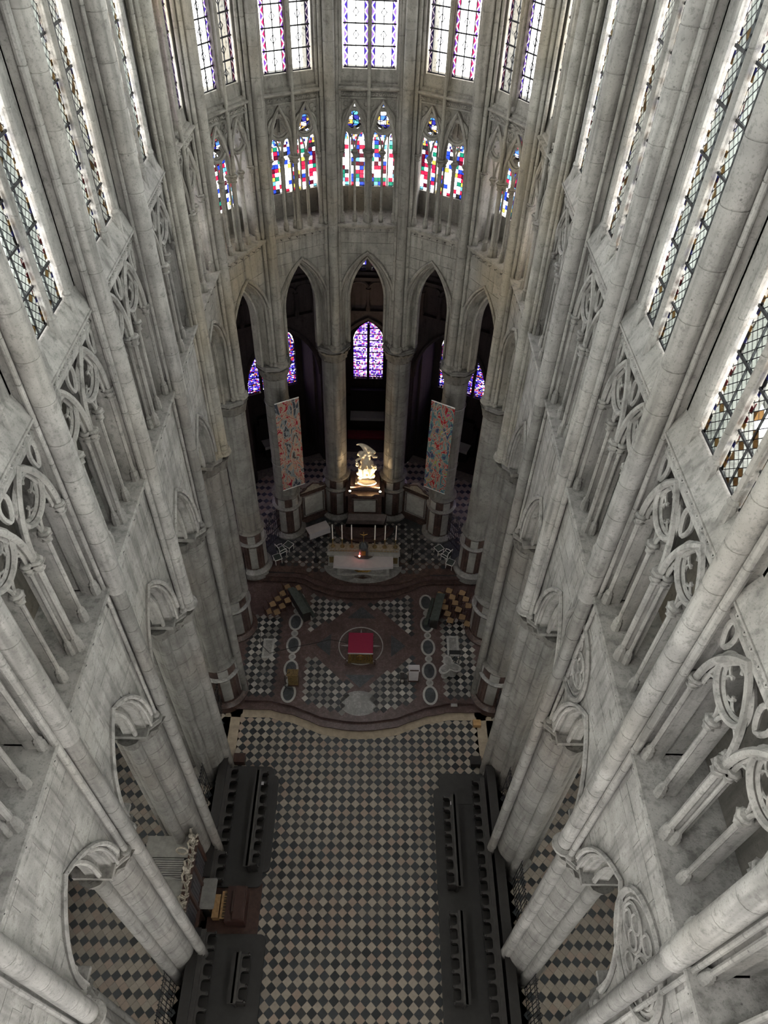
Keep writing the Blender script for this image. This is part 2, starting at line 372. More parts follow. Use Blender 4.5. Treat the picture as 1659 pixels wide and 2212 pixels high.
build_wall('left', range(0, 6), 'wall_left', 'pale ashlar arcade wall with pointed arches along the left side')
build_wall('right', range(0, 6), 'wall_right', 'pale ashlar arcade wall with pointed arches along the right side')
WA = build_wall('left', (6, 7, 8), 'wall_apse_left', 'curved ashlar apse wall with narrow pointed arches, left half')
build_wall('right', (6, 7, 8), 'wall_apse_right', 'curved ashlar apse wall with narrow pointed arches, right half')
build_wall('', (9,), 'wall_apse_centre', 'ashlar wall over the central apse arch behind the statue')

# ------------------------------------------------------------------ piers
def leafmod(n, amp): return lambda a, z: 1+amp*abs(math.sin(a*n/2+z*6))
def ring_poly(F, u, v, r, z0, z1, n=8, m=None):
    m = m or MB(); m.lathe([(r*.9, z0), (r, z0+(z1-z0)*.25), (r, z1-(z1-z0)*.15), (r*.93, z1)], n, a0=PI/n, T=lambda x, y, z: F(u+x, v+y, z)); return m
def build_pier(side, k):
    F = pier_frame(side, k); apse = k >= 7; S = k in (7, 8, 9)
    if k <= 6: where = ORD[k] + ' on the ' + side + ' side of the choir'
    else: where = {7: 'where the apse curve starts, ', 8: 'behind the hanging banner, ', 9: 'beside the lit statue, '}[k] + side + ' side'
    if k <= 6: where = 'on the %s side, %s' % (side, ['behind the viewer', 'nearest in view', 'second in view', 'third in view', 'fourth in view, just before the steps', 'fifth in view, just past the steps', 'sixth in view'][k])
    P = empty('pier', F(0, .8, 0), 'clustered pale stone pier ' + where, 'pier', 'piers of the choir arcade')
    zb = 0.0 if k < 5 else (.36 if k < 7 else .9)
    mt = 'stone_pier'; mu = 'stone' if k < 6 else 'stone_apse'
    rnd = random.Random(k*17+len(side)); j = lambda: rnd.uniform(0, .5)
    cont = (k in (3, 5)) or (k == 2 and side == 'left') or (k == 1 and side == 'right')   # main shaft runs down unbroken
    if apse: cr, cv = .66, .68
    else: cr, cv = .80, 1.05
    zlow = zb if k < 5 else zb+3.55
    ccol = (0, cv)
    def cyl(name, u, v, r, z0, z1, n=14, mat=mt): return MB().lathe(shaft_prof(r, z0, z1, 1.05, j()), n, T=lambda x, y, z: F(u+x, v+y, z)).build(name, mat, P)
    cyl('core', 0, cv, cr, zlow, 13.35, 24)
    if apse:
        cyl('engaged_shaft', 0, .16, .24, zlow, 13.3)
    else:
        if not cont: cyl('engaged_shaft', 0, .24, .25, zlow, 13.3)
        for s in (-1, 1): cyl('engaged_shaft', s*.84, 1.0, .23, zlow, 13.3)
        cyl('engaged_shaft', 0, 1.9, .25, zlow, 13.3)
    # capital: leafy bell, necking and polygonal abacus
    m = MB(); T = lambda x, y, z: F(x, cv+y, z)
    m.lathe([(cr+.02, 13.10), (cr+.07, 13.14), (cr+.03, 13.18)], 28, T=T)
    m.lathe([(cr+.01, 13.18), (cr+.05, 13.35), (cr+.06, 13.55), (cr+.16, 13.72), (cr+.20, 13.80)], 40, mod=leafmod(18, .15), T=T)
    for s, v, r in ([(0, .16, .24)] if apse else [(-.84, 1.0, .23), (.84, 1.0, .23)] + ([(0, .24, .25)] if not cont else [])):
        m.lathe([(r+.01, 13.15), (r+.05, 13.4), (r+.14, 13.78)], 16, mod=leafmod(8, .16), T=lambda x, y, z, s=s, v=v: F(s+x, v+y, z))
    m.build('capital', 'stone_capital', P)
    m = MB(); rr = cr+.30
    m.lathe([(rr-.10, 13.78), (rr, 13.84), (rr, 13.93), (rr-.05, 13.98), (rr-.04, 14.05)], 8, a0=PI/8, T=T, cap=True)
    if not apse:
        m.box(-1.06, .34, 13.88, 1.06, 1.45, 14.06, F); m.box(-1.0, .4, 13.78, 1.0, 1.4, 13.88, F)
    m.build('abacus', mt, P)
    # shafts above the capital
    r0 = .235 if k <= 6 else .235
    if cont:
        cyl('main_shaft', 0, .02, .205, zb, ZC-.35, 14, mt); m = MB().lathe([(.2, ZC-.4), (.27, ZC-.35), (.27, ZC-.2), (.24, ZC-.12)], 14, T=lambda x, y, z: F(x, y+.02, z)); m.build('shaft_ring', mu, P)
        cyl('main_shaft', 0, .0, r0+.03, ZC-.15, ZTOP, 16, mu)
    else:
        cyl('main_shaft', 0, .0, r0, ZS, ZTOP, 16, mu)
        m = MB().lathe([(r0+.07, ZS-.16), (r0+.13, ZS-.08), (r0+.11, ZS), (r0+.05, ZS+.05), (r0+.09, ZS+.10), (r0+.02, ZS+.17)], 14, T=lambda x, y, z: F(x, y, z)); m.build('shaft_base', mu, P)
    sl = [(-.31, .12, .095), (.31, .12, .095)] + ([(-.47, .235, .07), (.47, .235, .07)] if k >= 6 else [])
    if k in (1, 3, 5): sl = [(-.29, .19, .06), (.29, .19, .06)]
    for u, v, r in sl:
        cyl('side_shaft', u, v, r, ZS, ZTOP, 10, mu)
        m = MB().lathe([(r+.05, ZS-.1), (r+.07, ZS-.02), (r+.03, ZS+.04), (r+.05, ZS+.08), (r, ZS+.12)], 10, T=lambda x, y, z, u=u, v=v: F(u+x, v+y, z)); m.build('shaft_base', mu, P)
    # masonry behind the shafts
    m = MB(); hw = .40
    m.box(-hw, .30, 14.0, hw, 1.3, ZC, F); m.box(-.24, .24, ZC, .24, 1.0, ZTOP, F); m.box(-.36, .42, ZC, .36, 1.75, ZTOP, F)
    m.build('pier_mass', mu, P)
    # bases
    if k < 5:
        m = MB(); m.lathe([(cr+.22, 0), (cr+.22, .35), (cr+.12, .42), (cr+.14, .5), (cr+.04, .6), (cr, .68)], 8, a0=PI/8, T=T)
        m.build('pier_base', mt, P)
    else:   # marble cladding of the sanctuary piers
        h = 3.55; r = cr+.10 if apse else cr+.12; T2 = (lambda x, y, z: F(x, cv+y, z))
        m = MB(); m.lathe([(r+.32, zb-.36), (r+.32, zb+.12), (r+.2, zb+.2), (r+.1, zb+.3)], 24, T=T2); m.build('plinth', 'marble_grey' if apse else 'marble_brown', P)
        m = MB(); m.lathe([(r+.02, zb+.3), (r+.02, zb+2.45)], 48, mod=lambda a, z: 1+.022*math.cos(a*24), T=T2); m.build('fluted_cladding', 'marble_brown', P)
        m = MB(); m.lathe([(r+.03, zb+2.42), (r+.16, zb+2.5), (r+.18, zb+2.58), (r+.04, zb+2.66)], 24, T=T2); m.build('moulding', 'marble_grey', P)
        m = MB(); m.lathe([(r, zb+2.6), (r, zb+3.4)], 24, T=T2); m.build('upper_cladding', 'marble_brown', P)
        m = MB(); m.lathe([(r, zb+3.38), (r+.12, zb+3.46), (r+.13, zb+3.52), (r-.02, zb+3.62)], 24, T=T2); m.build('moulding', 'stone_pier', P)
        for a0 in (-PI/2, -PI/2-1.15, -PI/2+1.15):
            for z0, z1 in ((zb+.45, zb+2.3), (zb+2.7, zb+3.32)):
                m = MB(); pts = []; w = .27
                for i in range(7):
                    aa = a0 - w + 2*w*i/6; pts.append(aa)
                for rr in (r+.055, r-.02):
                    pass
                vs = [T2((r+.06)*math.cos(x), (r+.06)*math.sin(x), z) for z in (z0, z1) for x in pts]
                vi = [T2((r-.05)*math.cos(x), (r-.05)*math.sin(x), z) for z in (z0, z1) for x in pts]; n = 7
                m.add(vs+vi, [(i, i+1, n+i+1, n+i) for i in range(n-1)] + [(n+i, n+i+1, 3*n+i+1, 3*n+i) for i in range(n-1)] + [(2*n+i, 2*n+i+1, i+1, i) for i in range(n-1)] + [(0, n, 3*n, 2*n), (n-1, 3*n-1, 4*n-1, 2*n-1)])
                m.build('marble_panel', 'marble_pale', P)
    return P
for s in ('left', 'right'):
    for k in range(1, 10): build_pier(s, k)

# ------------------------------------------------------------------ triforium arcades
def colonnette(P, F, u, v, r, z0, z1, mt, blade=True, n=8):
    m = MB(); m.lathe([(r+.065, z0), (r+.065, z0+.28), (r+.03, z0+.36), (r+.05, z0+.40), (r+.02, z0+.45), (r, z0+.5)], 8, a0=PI/8, T=lambda x, y, z: F(u+x, v+y, z))
    m.build('colonnette_base', mt, P)
    m = MB(); m.lathe([(r, z0+.42), (r, z1-.26)], n, T=lambda x, y, z: F(u+x, v+y, z))
    if blade: m.box(u-.05, v+r*.6, z0, u+.05, v+(.36 if mt == 'stone' else .12), z1, F)
    m.build('colonnette', mt, P)
    m = MB(); m.lathe([(r+.03, z1-.30), (r+.045, z1-.27), (r+.01, z1-.25), (r+.04, z1-.14), (r+.09, z1-.06)], 12, mod=lambda a, z: 1+.28*abs(math.sin(a*3+z*30)), T=lambda x, y, z: F(u+x, v+y, z))
    m.lathe([(r+.08, z1-.06), (r+.1, z1-.02), (r+.06, z1+.02)], 8, T=lambda x, y, z: F(u+x, v+y, z))
    m.build('colonnette_capital', mt, P)
def build_triforium(side, k):
    F, L = bay_frame(side, k); apse = k >= 6; mt = 'stone' if not apse else 'stone_apse'
    P = empty('triforium_arcade', F(L/2, .4, ZC), 'twin-arched triforium arcade, ' + bayname(side, k), 'arcade', 'triforium arcades')
    m0 = .40; c = L/2; a = (L-2*m0)/4; zc = 24.15 if not apse else 24.0
    # sill with a projecting lip
    prof = [(.30, ZC-.30), (.18, ZC-.26), (.14, ZC-.16), (.04, ZC-.12), (.02, ZC-.03), (.06, ZC), (1.2, ZC), (1.2, ZC-.30)]
    m = MB(); m.box(-.5 if apse else 0, .9, ZC-.3, L+.5 if apse else L, 1.9, ZC-.004, F); m.build('gallery_floor', mt, P)
    m = MB(); vs = [F(.22, v, z) for v, z in prof] + [F(L-.22, v, z) for v, z in prof]; n = len(prof)
    m.add(vs, [tuple(range(n)), tuple(range(n, 2*n))[::-1]] + [(i, (i+1) % n, n+(i+1) % n, n+i) for i in range(n)]); m.build('sill', mt, P)
    v0 = .34
    for u in (c-2*a+.02, c, c+2*a-.02):
        if u == c: colonnette(P, F, u, v0-.05, .078, ZC, zc+.05, mt)
        else: colonnette(P, F, u, v0, .065, ZC, zc+.05, mt)
        if u == c:
            for s in (-1, 1): colonnette(P, F, u+s*.125, v0+.09, .05, ZC, zc+.05, mt, False)
    for u in (c-a, c+a): colonnette(P, F, u, v0+.06, .058, ZC, zc, mt)
    zo = 25.17 if not apse else 25.22; zap = 26.02; ro = min(a*.80, .60)
    for uc in (c-a, c+a):
        arc = [(uc+x, zc+.02+z) for x, z in pointed(a-.03, zap-zc-.02, 8)]
        MB().tube([F(u, v0-.02, z) for u, z in arc], .08, 6).build('arch', mt, P)
        arc2 = [(uc+x, zc+.02+z) for x, z in pointed(a-.12, zap-zc-.14, 8)]
        MB().tube([F(u, v0+.08, z) for u, z in arc2], .05, 6).build('arch', mt, P)
        for s in (-1, 1):
            l = [(uc+s*a/2+x, zc+z) for x, z in pointed(a/2-.035, zo-ro-zc+.16, 5)]
            MB().tube([F(u, v0+.08, z) for u, z in l], .045, 6).build('lancet_head', mt, P)
        m = MB(); N = 28
        m.tube([F(uc+ro*math.cos(2*PI*i/N), v0+.04, zo+ro*math.sin(2*PI*i/N)) for i in range(N)], .075, 6, True)
        m.tube([F(uc+(ro-.09)*math.cos(2*PI*i/N), v0+.12, zo+(ro-.09)*math.sin(2*PI*i/N)) for i in range(N)], .05, 6, True)
        m.build('oculus_ring', mt, P)
        m = MB(); nf = 5; rf = ro*.36
        for q in range(nf):
            aa = PI/2+2*PI*q/nf; cu, cz = uc+ro*.52*math.cos(aa), zo+ro*.52*math.sin(aa)
            m.tube([F(cu+rf*math.cos(aa-2.1+4.2*i/9), v0+.15, cz+rf*math.sin(aa-2.1+4.2*i/9)) for i in range(10)], .032, 5)
        m.build('foil', mt, P)
    # plate that carries the tracery, cut by the two arches, with blind trefoils
    m = MB(); us = [.2]; zz = [zc]
    for uc in (c-a, c+a):
        for x, z in pointed(a-.02, zap-zc, 10): us.append(uc+x); zz.append(zc+z)
    us.append(L-.2); zz.append(zc); n = len(us); zt = 26.2
    for v, fl in ((v0+.09, 0), (v0+(.3 if not apse else .16), 1)):
        m.add([F(u, v, z) for u, z in zip(us, zz)] + [F(u, v, zt) for u in us], [(i, i+1, n+i+1, n+i) for i in range(n-1)])
    m.add([F(u, v0+.09, z) for u, z in zip(us, zz)] + [F(u, v0+(.3 if not apse else .16), z) for u, z in zip(us, zz)], [(i, i+1, n+i+1, n+i) for i in range(n-1)])
    if apse: m.build('tracery_plate', mt, P)
    else:
        for uu, w_ in ((c, .19), (c-2*a+.1, .15), (c+2*a-.1, .15)):
            MB().tube([F(uu+w_*math.sin(2*PI*i/16)*(1-.35*math.cos(2*PI*i/16)), v0+.03, 25.70-.33*math.cos(2*PI*i/16)) for i in range(16)], .058, 6, True).build('spandrel_loop', mt, P)
        m = MB(); m.box(.25, v0-.02, 25.98, L-.25, v0+.3, 26.1, F); m.build('top_rail', mt, P)
    for uu in ((c, c-2*a+.12, c+2*a-.12) if apse else ()):
        m = MB()
        for du, dz in ((-.12, 0), (.12, 0), (0, -.17)):
            if uu != c and (du)*(uu-c) > 0: continue
            m.tube([F(uu+du+.1*math.cos(2*PI*i/10), v0+.07, 25.86+dz+.1*math.sin(2*PI*i/10)) for i in range(10)], .022, 4, True)
        m.build('blind_trefoil', mt, P)
    # cornice with leaf frieze
    prof = [(.40, 26.06), (.30, 26.1), (.30, 26.14), (.36, 26.18), (.36, 26.36), (.22, 26.42), (.16, 26.47), (.15, ZT), (.30, ZT+.03), (1.7, ZT+.03), (1.7, 26.06)]
    m = MB(); vs = [F(.22, v, z) for v, z in prof] + [F(L-.22, v, z) for v, z in prof]; n = len(prof)
    m.add(vs, [tuple(range(n)), tuple(range(n, 2*n))[::-1]] + [(i, (i+1) % n, n+(i+1) % n, n+i) for i in range(n)]); cor = m.build('cornice', mt, P)
    m = MB(); N = int((L-.8)/.16)
    for i in range(N):
        u = .42+(L-.84)*(i+.5)/N; s = 1 if i % 2 else -1
        m.tube([F(u-.07, .33, 26.27-s*.05), F(u-.02, .28, 26.27+s*.04), F(u+.04, .28, 26.27+s*.03), F(u+.07, .33, 26.27-s*.05)], .028, 5)
        m.sphere(F(u, .31, 26.27-s*.03), .035, 6, 4)
    m.build('leaf_frieze', mt, cor)
    # gallery back wall
    m = MB()
    if not apse:
        m.box(-.02, 1.65, ZC, L+.02, 1.85, 26.1, F); m.build('gallery_wall', 'stone_gallery_shade', P)
    else:
        m.box(-.55, 1.65, ZC-.3, L+.55, 1.85, 21.95, F)
        ab = (L+(.25 if k > 6 else -.2))/2
        for u0, u1 in ((-.55, c-ab+.02), (c-.05, c+.05), (c+ab-.02, L+.55)): m.box(u0, 1.65, 21.95, u1, 1.85, 26.1, F)
        m.build('gallery_wall', 'stone_apse', P)
for s, k in BAYS: build_triforium(s, k)

# ------------------------------------------------------------------ glass panes
def pane(parent, F, u0, u1, z0, z1, v, mat, zref=0.0, top=None, name='pane'):
    """thin glass slab; top: list of (u,z) for a shaped head"""
    pts = [(u0, z0), (u1, z0)] + ([(u1, z1), (u0, z1)] if not top else top)
    m = MB(); m.uv = [((u-u0)/(u1-u0), z-zref) for u, z in pts]*2
    m.ext([F(u, v, z) for u, z in pts], Vector(F(0, .012, 0))-Vector(F(0, 0, 0)))
    return m.build(name, mat, parent)
WN = [0]
def window(loc, label):
    WN[0] += 1
    return empty('window_%d' % WN[0], loc, label, 'window', None, 'structure')

# triforium windows of the apse
for s, k in BAYS:
    if k < 6: continue
    F, L = bay_frame(s, k); c = L/2; a = (L+(.25 if k > 6 else -.2))/4
    Wd = window(F(c, 1.75, 21.95), 'coloured block-glass triforium window with foiled roundels, ' + bayname(s, k))
    for uc in (c-a, c+a):
        for q in (-1, 1):
            w = a/2-.045; cc = uc+q*a/2
            pane(Wd, F, cc-w, cc+w, 21.95, 24.0, 1.74, 'glass_blocks', k*3.3+uc*7+q)
            pts = [(cc+x, 24.0+z) for x, z in pointed(w, .5, 4)][::-1]
            m = MB(); m.uv = [((u-cc+w)/(2*w), z+k) for u, z in pts]*2; m.ext([F(u, 1.74, z) for u, z in pts], Vector(F(0, .012, 0))-Vector(F(0, 0, 0))); m.build('lancet_pane', 'glass_bright', Wd)
        R = a*.82; N = 20; pts = [(uc+R*math.cos(2*PI*i/N), 25.2+R*math.sin(2*PI*i/N)) for i in range(N)]
        m = MB(); m.uv = [((u-uc)/(2*R)*.6+.5, z*.6+k) for u, z in pts]*2; m.ext([F(u, 1.74, z) for u, z in pts], Vector(F(0, .012, 0))-Vector(F(0, 0, 0))); m.build('roundel_pane', 'glass_bright', Wd)
        # stone plate around the lights
        m = MB(); us, zz = [], []
        for q in (-1, 1):
            for x, z in pointed(a/2-.03, .52, 5): us.append(uc+q*a/2+x); zz.append(24.0+z)
        n = len(us); hi = [25.2 - math.sqrt(max(0, (R+.03)**2-(u-uc)**2)) if abs(u-uc) < R+.03 else 25.2 for u in us]
        hi = [max(h, z+.02) for h, z in zip(hi, zz)]
        m.add([F(u, 1.72, z) for u, z in zip(us, zz)] + [F(u, 1.72, z) for u, z in zip(us, hi)], [(i, i+1, n+i+1, n+i) for i in range(n-1)])
        t0 = [uc-a+2*a*i/20 for i in range(21)]; lo = [25.2 + math.sqrt(max(0, (R+.03)**2-(u-uc)**2)) for u in t0]; n = 21
        m.add([F(u, 1.72, z) for u, z in zip(t0, lo)] + [F(u, 1.72, 26.1) for u in t0], [(i, i+1, n+i+1, n+i) for i in range(n-1)])
        m.build('tracery', 'stone_apse', Wd)
        m = MB(); N = 24
        m.tube([F(uc+R*math.cos(2*PI*i/N), 1.7, 25.2+R*math.sin(2*PI*i/N)) for i in range(N)], .05, 5, True)
        for q in range(6):
            aa = PI/6+2*PI*q/6; cu, cz = uc+R*.6*math.cos(aa), 25.2+R*.6*math.sin(aa)
            m.tube([F(cu+R*.3*math.cos(2*PI*i/10), 1.71, cz+R*.3*math.sin(2*PI*i/10)) for i in range(10)], .022, 4, True)
        m.build('roundel_tracery', 'stone_dark', Wd)
        m = MB(); m.box(uc-.035, 1.66, 21.95, uc+.035, 1.78, 24.3, F); m.build('mullion', 'stone_apse', Wd)

# clerestory windows with sloping sills and mullions
for s, k in BAYS:
    F, L = bay_frame(s, k); apse = k >= 6; mt = 'stone_apse' if apse else 'stone'
    Wd = window(F(L/2, .8, ZT), ('pale grisaille clerestory window with coloured zigzag borders, ' if apse else 'tall lozenge-glazed clerestory window over a sloping sill, ') + bayname(s, k))
    if apse: jam = (.52, L-.52); mul = [L/2]; zg = 27.2; vg = .52
    else: jam = (.40, 3.22); mul = [1.13, 2.17]; zg = 27.2; vg = .48
    if apse: prof = [(.30, ZT+.02), (.30, ZT+.12), (.42, ZT+.16), (.47, zg-.06), (vg+.3, zg), (vg+.3, ZT+.02)]
    else: prof = [(.17, ZT+.02), (.19, ZT+.06), (.42, zg-.08), (vg+.3, zg), (vg+.3, ZT+.02)]
    m = MB(); n = len(prof); m.add([F(.3, v, z) for v, z in prof] + [F(L-.3, v, z) for v, z in prof], [tuple(range(n)), tuple(range(n, 2*n))[::-1]] + [(i, (i+1) % n, n+(i+1) % n, n+i) for i in range(n)])
    m.build('sloping_sill', mt, Wd)
    for u0, u1 in ((.3, jam[0]), (jam[1], L-.3)):
        m = MB(); m.box(u0, vg-.06, ZT, u1, 1.4, ZTOP, F); m.build('jamb', mt, Wd)
    posts = mul + ([jam[1]+.04] if not apse else [])
    for u in posts:
        zb = ZT+.22 if not apse else ZT
        m = MB()
        if not apse:
            m.lathe([(.12, ZT+.03), (.12, zb+.40), (.095, zb+.5), (.125, zb+.56), (.09, zb+.64)], 8, a0=PI/8, T=lambda x, y, z: F(u+x, .36+y, z))
            m.lathe(shaft_prof(.08, zb+.6, ZTOP, 1.6), 10, T=lambda x, y, z: F(u+x, .36+y, z))
            m.box(u-.055, .36, ZT+.1, u+.055, vg+.05, ZTOP, F)
        else:
            m.lathe(shaft_prof(.075, 24.2, ZTOP, 1.6), 10, T=lambda x, y, z: F(u+x, .2+y, z)); m.box(u-.05, .22, zg-.3, u+.05, vg+.05, ZTOP, F); m.box(u-.08, .38, zg-.3, u+.08, vg+.04, ZTOP, F)
        m.build('mullion', mt, Wd)
    edges = [jam[0]] + mul + [jam[1]]; rows = .76 if apse else .9
    for i in range(len(edges)-1):
        u0, u1 = edges[i]+.07, edges[i+1]-.07
        g = ('glass_blue' if (k == 9 or (i+k) % 2) else 'glass_red') if apse else ('glass_lozenge' if (i+k) % 3 else 'glass_amber')
        if s == 'right' and k == 6: g = 'glass_amber'
        zmax = 33.0 if apse else 35.5; z = zg; r = 0
        while z < zmax:
            pane(Wd, F, u0, u1, z+.012, z+rows-.012, vg, g, zg); z += rows; r += 1
        pane(Wd, F, u0, u1, z, ZTOP, vg, g, zg, name='upper_pane')
        m = MB()
        for q in range(r+1):
            zz = zg+q*rows; m.box(u0-.03, vg-.014, zz-.026, u1+.03, vg+.025, zz+.026, F)
        cc = (u0+u1)/2
        if apse:
            m.box(cc-.016, vg-.02, zg, cc+.016, vg+.02, zmax, F)
            for e in (.15, .85): uu = u0+(u1-u0)*e; m.box(uu-.014, vg-.015, zg, uu+.014, vg+.015, zmax, F)
            d = .11
            for q in range(r):
                zz = zg+(q+.5)*rows
                m.tube([F(cc, vg-.01, zz-d*1.4), F(cc+d, vg-.01, zz), F(cc, vg-.01, zz+d*1.4), F(cc-d, vg-.01, zz)], .022, 4, True)
        else:
            m.box(cc-.01, vg-.02, zg, cc+.01, vg+.02, zmax, F)
        m.build('saddle_bars', 'lead', Wd)
    e_ = .45 if apse else 0; m = MB(); m.box(-e_, vg+.1, 26.0, L+e_, 1.9, ZT+.3, F); m.build('sill_masonry', mt, Wd)

# vault and the crossing wall behind the viewer
VS = [(-8.2, ZTOP-.1), (-7.2, 42.2), (-5.4, 44.2), (-2.8, 45.8), (0, 46.6), (2.8, 45.8), (5.4, 44.2), (7.2, 42.2), (8.2, ZTOP-.1)]
m = MB(); n = len(VS); m.add([(x, -14, z) for x, z in VS] + [(x, 27.3, z) for x, z in VS], [(i, i+1, n+i+1, n+i) for i in range(n-1)])
h = VS[4:]; q = 24; vs = []
for i in range(q+1):
    a = -PI/2+PI*i/q; vs += [(x*math.sin(a), 27.3+x*math.cos(a), z) for x, z in h]
m.add(vs, [(i*5+j, (i+1)*5+j, (i+1)*5+j+1, i*5+j+1) for i in range(q) for j in range(4)])
o = m.build('ceiling', 'stone'); tag(o, 'stone vault high over the choir', 'ceiling', None, 'structure')
m = MB(); m.box(-9, -14.4, 0, 9, -14, 47); o = m.build('wall_west', 'stone'); tag(o, 'plain stone wall of the crossing behind the viewer', 'wall', None, 'structure')
for sg in (-1, 1):
    m = MB(); x0, x1 = sorted((sg*7, sg*7.8)); m.box(x0, -14, 0, x1, -.9, 27)
    for y in (-14, -10, -5.8, -1.5): m.box(x0, y, 27, x1, y+.7, ZTOP)
    o = m.build('wall_crossing', 'stone'); tag(o, 'side wall of the crossing behind the viewer, %s' % ('left' if sg < 0 else 'right'), 'wall', None, 'structure')

# blind tracery in the spandrels over two piers on the right
for k in (1, 3):
    F = pier_frame('right', k)
    B = empty('blind_tracery', F(0, .2, 15), 'carved pointed-oval blind tracery panel behind the %s shaft on the right wall' % ('nearest' if k == 1 else 'third'), 'tracery', 'blind tracery panels on the right wall')
    zc_, uc_ = 17.95, (-.2 if k == 3 else .6)
    circ = lambda R, v, n=28: [F(uc_+R*math.cos(2*PI*i/n), v, zc_+R*1.08*math.sin(2*PI*i/n)) for i in range(n)]
    for R, v, r in ((1.28, .20, .085), (1.1, .235, .05)): MB().tube(circ(R, v), r, 6, True).build('frame_moulding', 'stone', B)
    MB().ext(circ(1.12, .235), Vector(F(0, .02, 0))-Vector(F(0, 0, 0))).build('panel', 'stone_pier', B)
    for s in (-1, 1):
        for q in range(3):
            aa = 2*PI*q/3+PI/2
            MB().tube([F(uc_+s*.52+.24*math.cos(aa)+.21*math.cos(2*PI*i/12), .215, zc_+.28*math.sin(aa)+.24*math.sin(2*PI*i/12)) for i in range(12)], .04, 5, True).build('foil', 'stone', B)
        MB().tube([F(uc_+s*.52+.5*math.cos(2*PI*i/20), .22, zc_+.58*math.sin(2*PI*i/20)) for i in range(20)], .045, 5, True).build('roundel', 'stone', B)
    for s in (-1, 1): MB().tube([F(uc_+.22*math.cos(2*PI*i/12), .22, zc_+s*.68+.24*math.sin(2*PI*i/12)) for i in range(12)], .045, 5, True).build('small_roundel', 'stone', B)

# ------------------------------------------------------------------ aisles and ambulatory
def tiles(parent, centers, d, mat, zt, n_ind, name='tile'):
    """diamond tiles: the n_ind nearest the camera as objects, the rest one mesh"""
    cx, cy = .43, 0
    centers = sorted(centers, key=lambda p: (p[0]-cx)**2+(p[1]-cy)**2)
    h = d/2-.006
    m = MB(); base = [(h, 0), (0, h), (-h, 0), (0, -h)]
    def one(m, x, y):
        top = [(x+a*.985, y+b*.985, zt) for a, b in base]; bot = [(x+a, y+b, zt-.02) for a, b in base]
        m.add(bot+top, [(4, 5, 6, 7), (0, 1, 5, 4), (1, 2, 6, 5), (2, 3, 7, 6), (3, 0, 4, 7)])
    one(m, 0, 0); me = m.mesh(name, mat)
    for x, y in centers[:n_ind]: link(name, me, parent, (x, y, 0))
    rest = centers[n_ind:]
    if rest:
        m = MB()
        for x, y in rest: one(m, x, y)
        o = m.build(name + '_field', mat, parent); o['kind'] = 'stuff'
def lattice(x0, x1, y0, y1, d, ox, oy, test=None):
    out = []
    i0, i1 = int((x0-ox)/(d/2))-1, int((x1-ox)/(d/2))+2; j0, j1 = int((y0-oy)/(d/2))-1, int((y1-oy)/(d/2))+2
    for i in range(i0, i1):
        for j in range(j0, j1):
            if (i+j) % 2: continue
            x, y = ox+i*d/2, oy+j*d/2
            if x0 <= x <= x1 and y0 <= y <= y1 and (test is None or test(x, y)): out.append((x, y, i, j))
    return out
for s, sg in (('left', -1), ('right', 1)):
    FA = empty('floor_aisle_' + s, (sg*10.5, 10, 0), 'aisle pavement of beige tiles with rows of black diamonds beyond the %s arches' % s, 'floor', None, 'structure')
    m = MB(); m.box(min(sg*7, sg*15), -2, -.1, max(sg*7, sg*15), 26, -.012); m.build('bed', 'grout', FA)
    xa, xb = min(sg*7.3, sg*14), max(sg*7.3, sg*14)
    la = lattice(xa, xb, 1, 25, .43, sg*11.7, 9.41)
    near = lambda p: 8.3 < abs(p[0]) < 13
    bl = [(p[0], p[1]) for p in la if p[3] % 3 == 0]; be = [(p[0], p[1]) for p in la if p[3] % 3]
    tiles(FA, bl, .43, 'tile_black', .0, 130); tiles(FA, be, .43, 'tile_beige', .0, 130)
    WAo = empty('wall_aisle_' + s, (sg*14.3, 10, 0), 'outer aisle wall with tall windows on the %s' % s, 'wall', None, 'structure')
    m = MB()
    for y in range(-2, 27, 4): m.box(min(sg*14, sg*14.8), y-.9, 0, max(sg*14, sg*14.8), y+.9, 21)
    m.box(min(sg*14, sg*14.8), -3, 0, max(sg*14, sg*14.8), 27, 5.0); m.box(min(sg*14, sg*14.8), -3, 14, max(sg*14, sg*14.8), 27, 21); m.build('wall_piers', 'stone_pier', WAo)
    m = MB(); m.box(min(sg*7, sg*14.8), -3.4, 0, max(sg*7, sg*14.8), -3, 21); m.box(min(sg*11.9, sg*14.8), 26.6, 0, max(sg*11.9, sg*14.8), 27.4, 21); m.box(min(sg*7.3, sg*14.8), 26.8, 19.0, max(sg*7.3, sg*14.8), 27.4, 20.7); m.build('light_stop_wall', 'stone_pier', WAo)  # unseen, added to stop daylight leaking in at the aisle ends
    for y in range(-2, 24, 4):
        Wd = window((sg*14.4, y+2, 5), 'aisle window beyond the %s arches, number %s along the wall' % (s, ['one', 'two', 'three', 'four', 'five', 'six', 'seven'][(y+2)//4]))
        pane(Wd, Frame((sg*14.4, y+.9), (0, 1), (sg, 0)), 0, 2.2, 5, 14, 0, 'glass_aisle', 0)
    m = MB(); m.box(min(sg*7.6, sg*15), -3, 20.3, max(sg*7.6, sg*15), 28, 20.6); o = m.build('ceiling_aisle_' + s, 'stone_pier'); tag(o, 'vault over the %s aisle' % s, 'ceiling', None, 'structure')
    m = MB(); m.box(min(sg*8.2, sg*16), -3, 20.62, max(sg*8.2, sg*16), 28, 20.75); o = m.build('reflector_roof_aisle_' + s, 'pale_reflector'); tag(o, 'added pale roof sheet over the %s aisle, reflecting light behind the windows' % s, 'roof', None, 'structure')  # sheet added so the clerestory glass looks bright from above
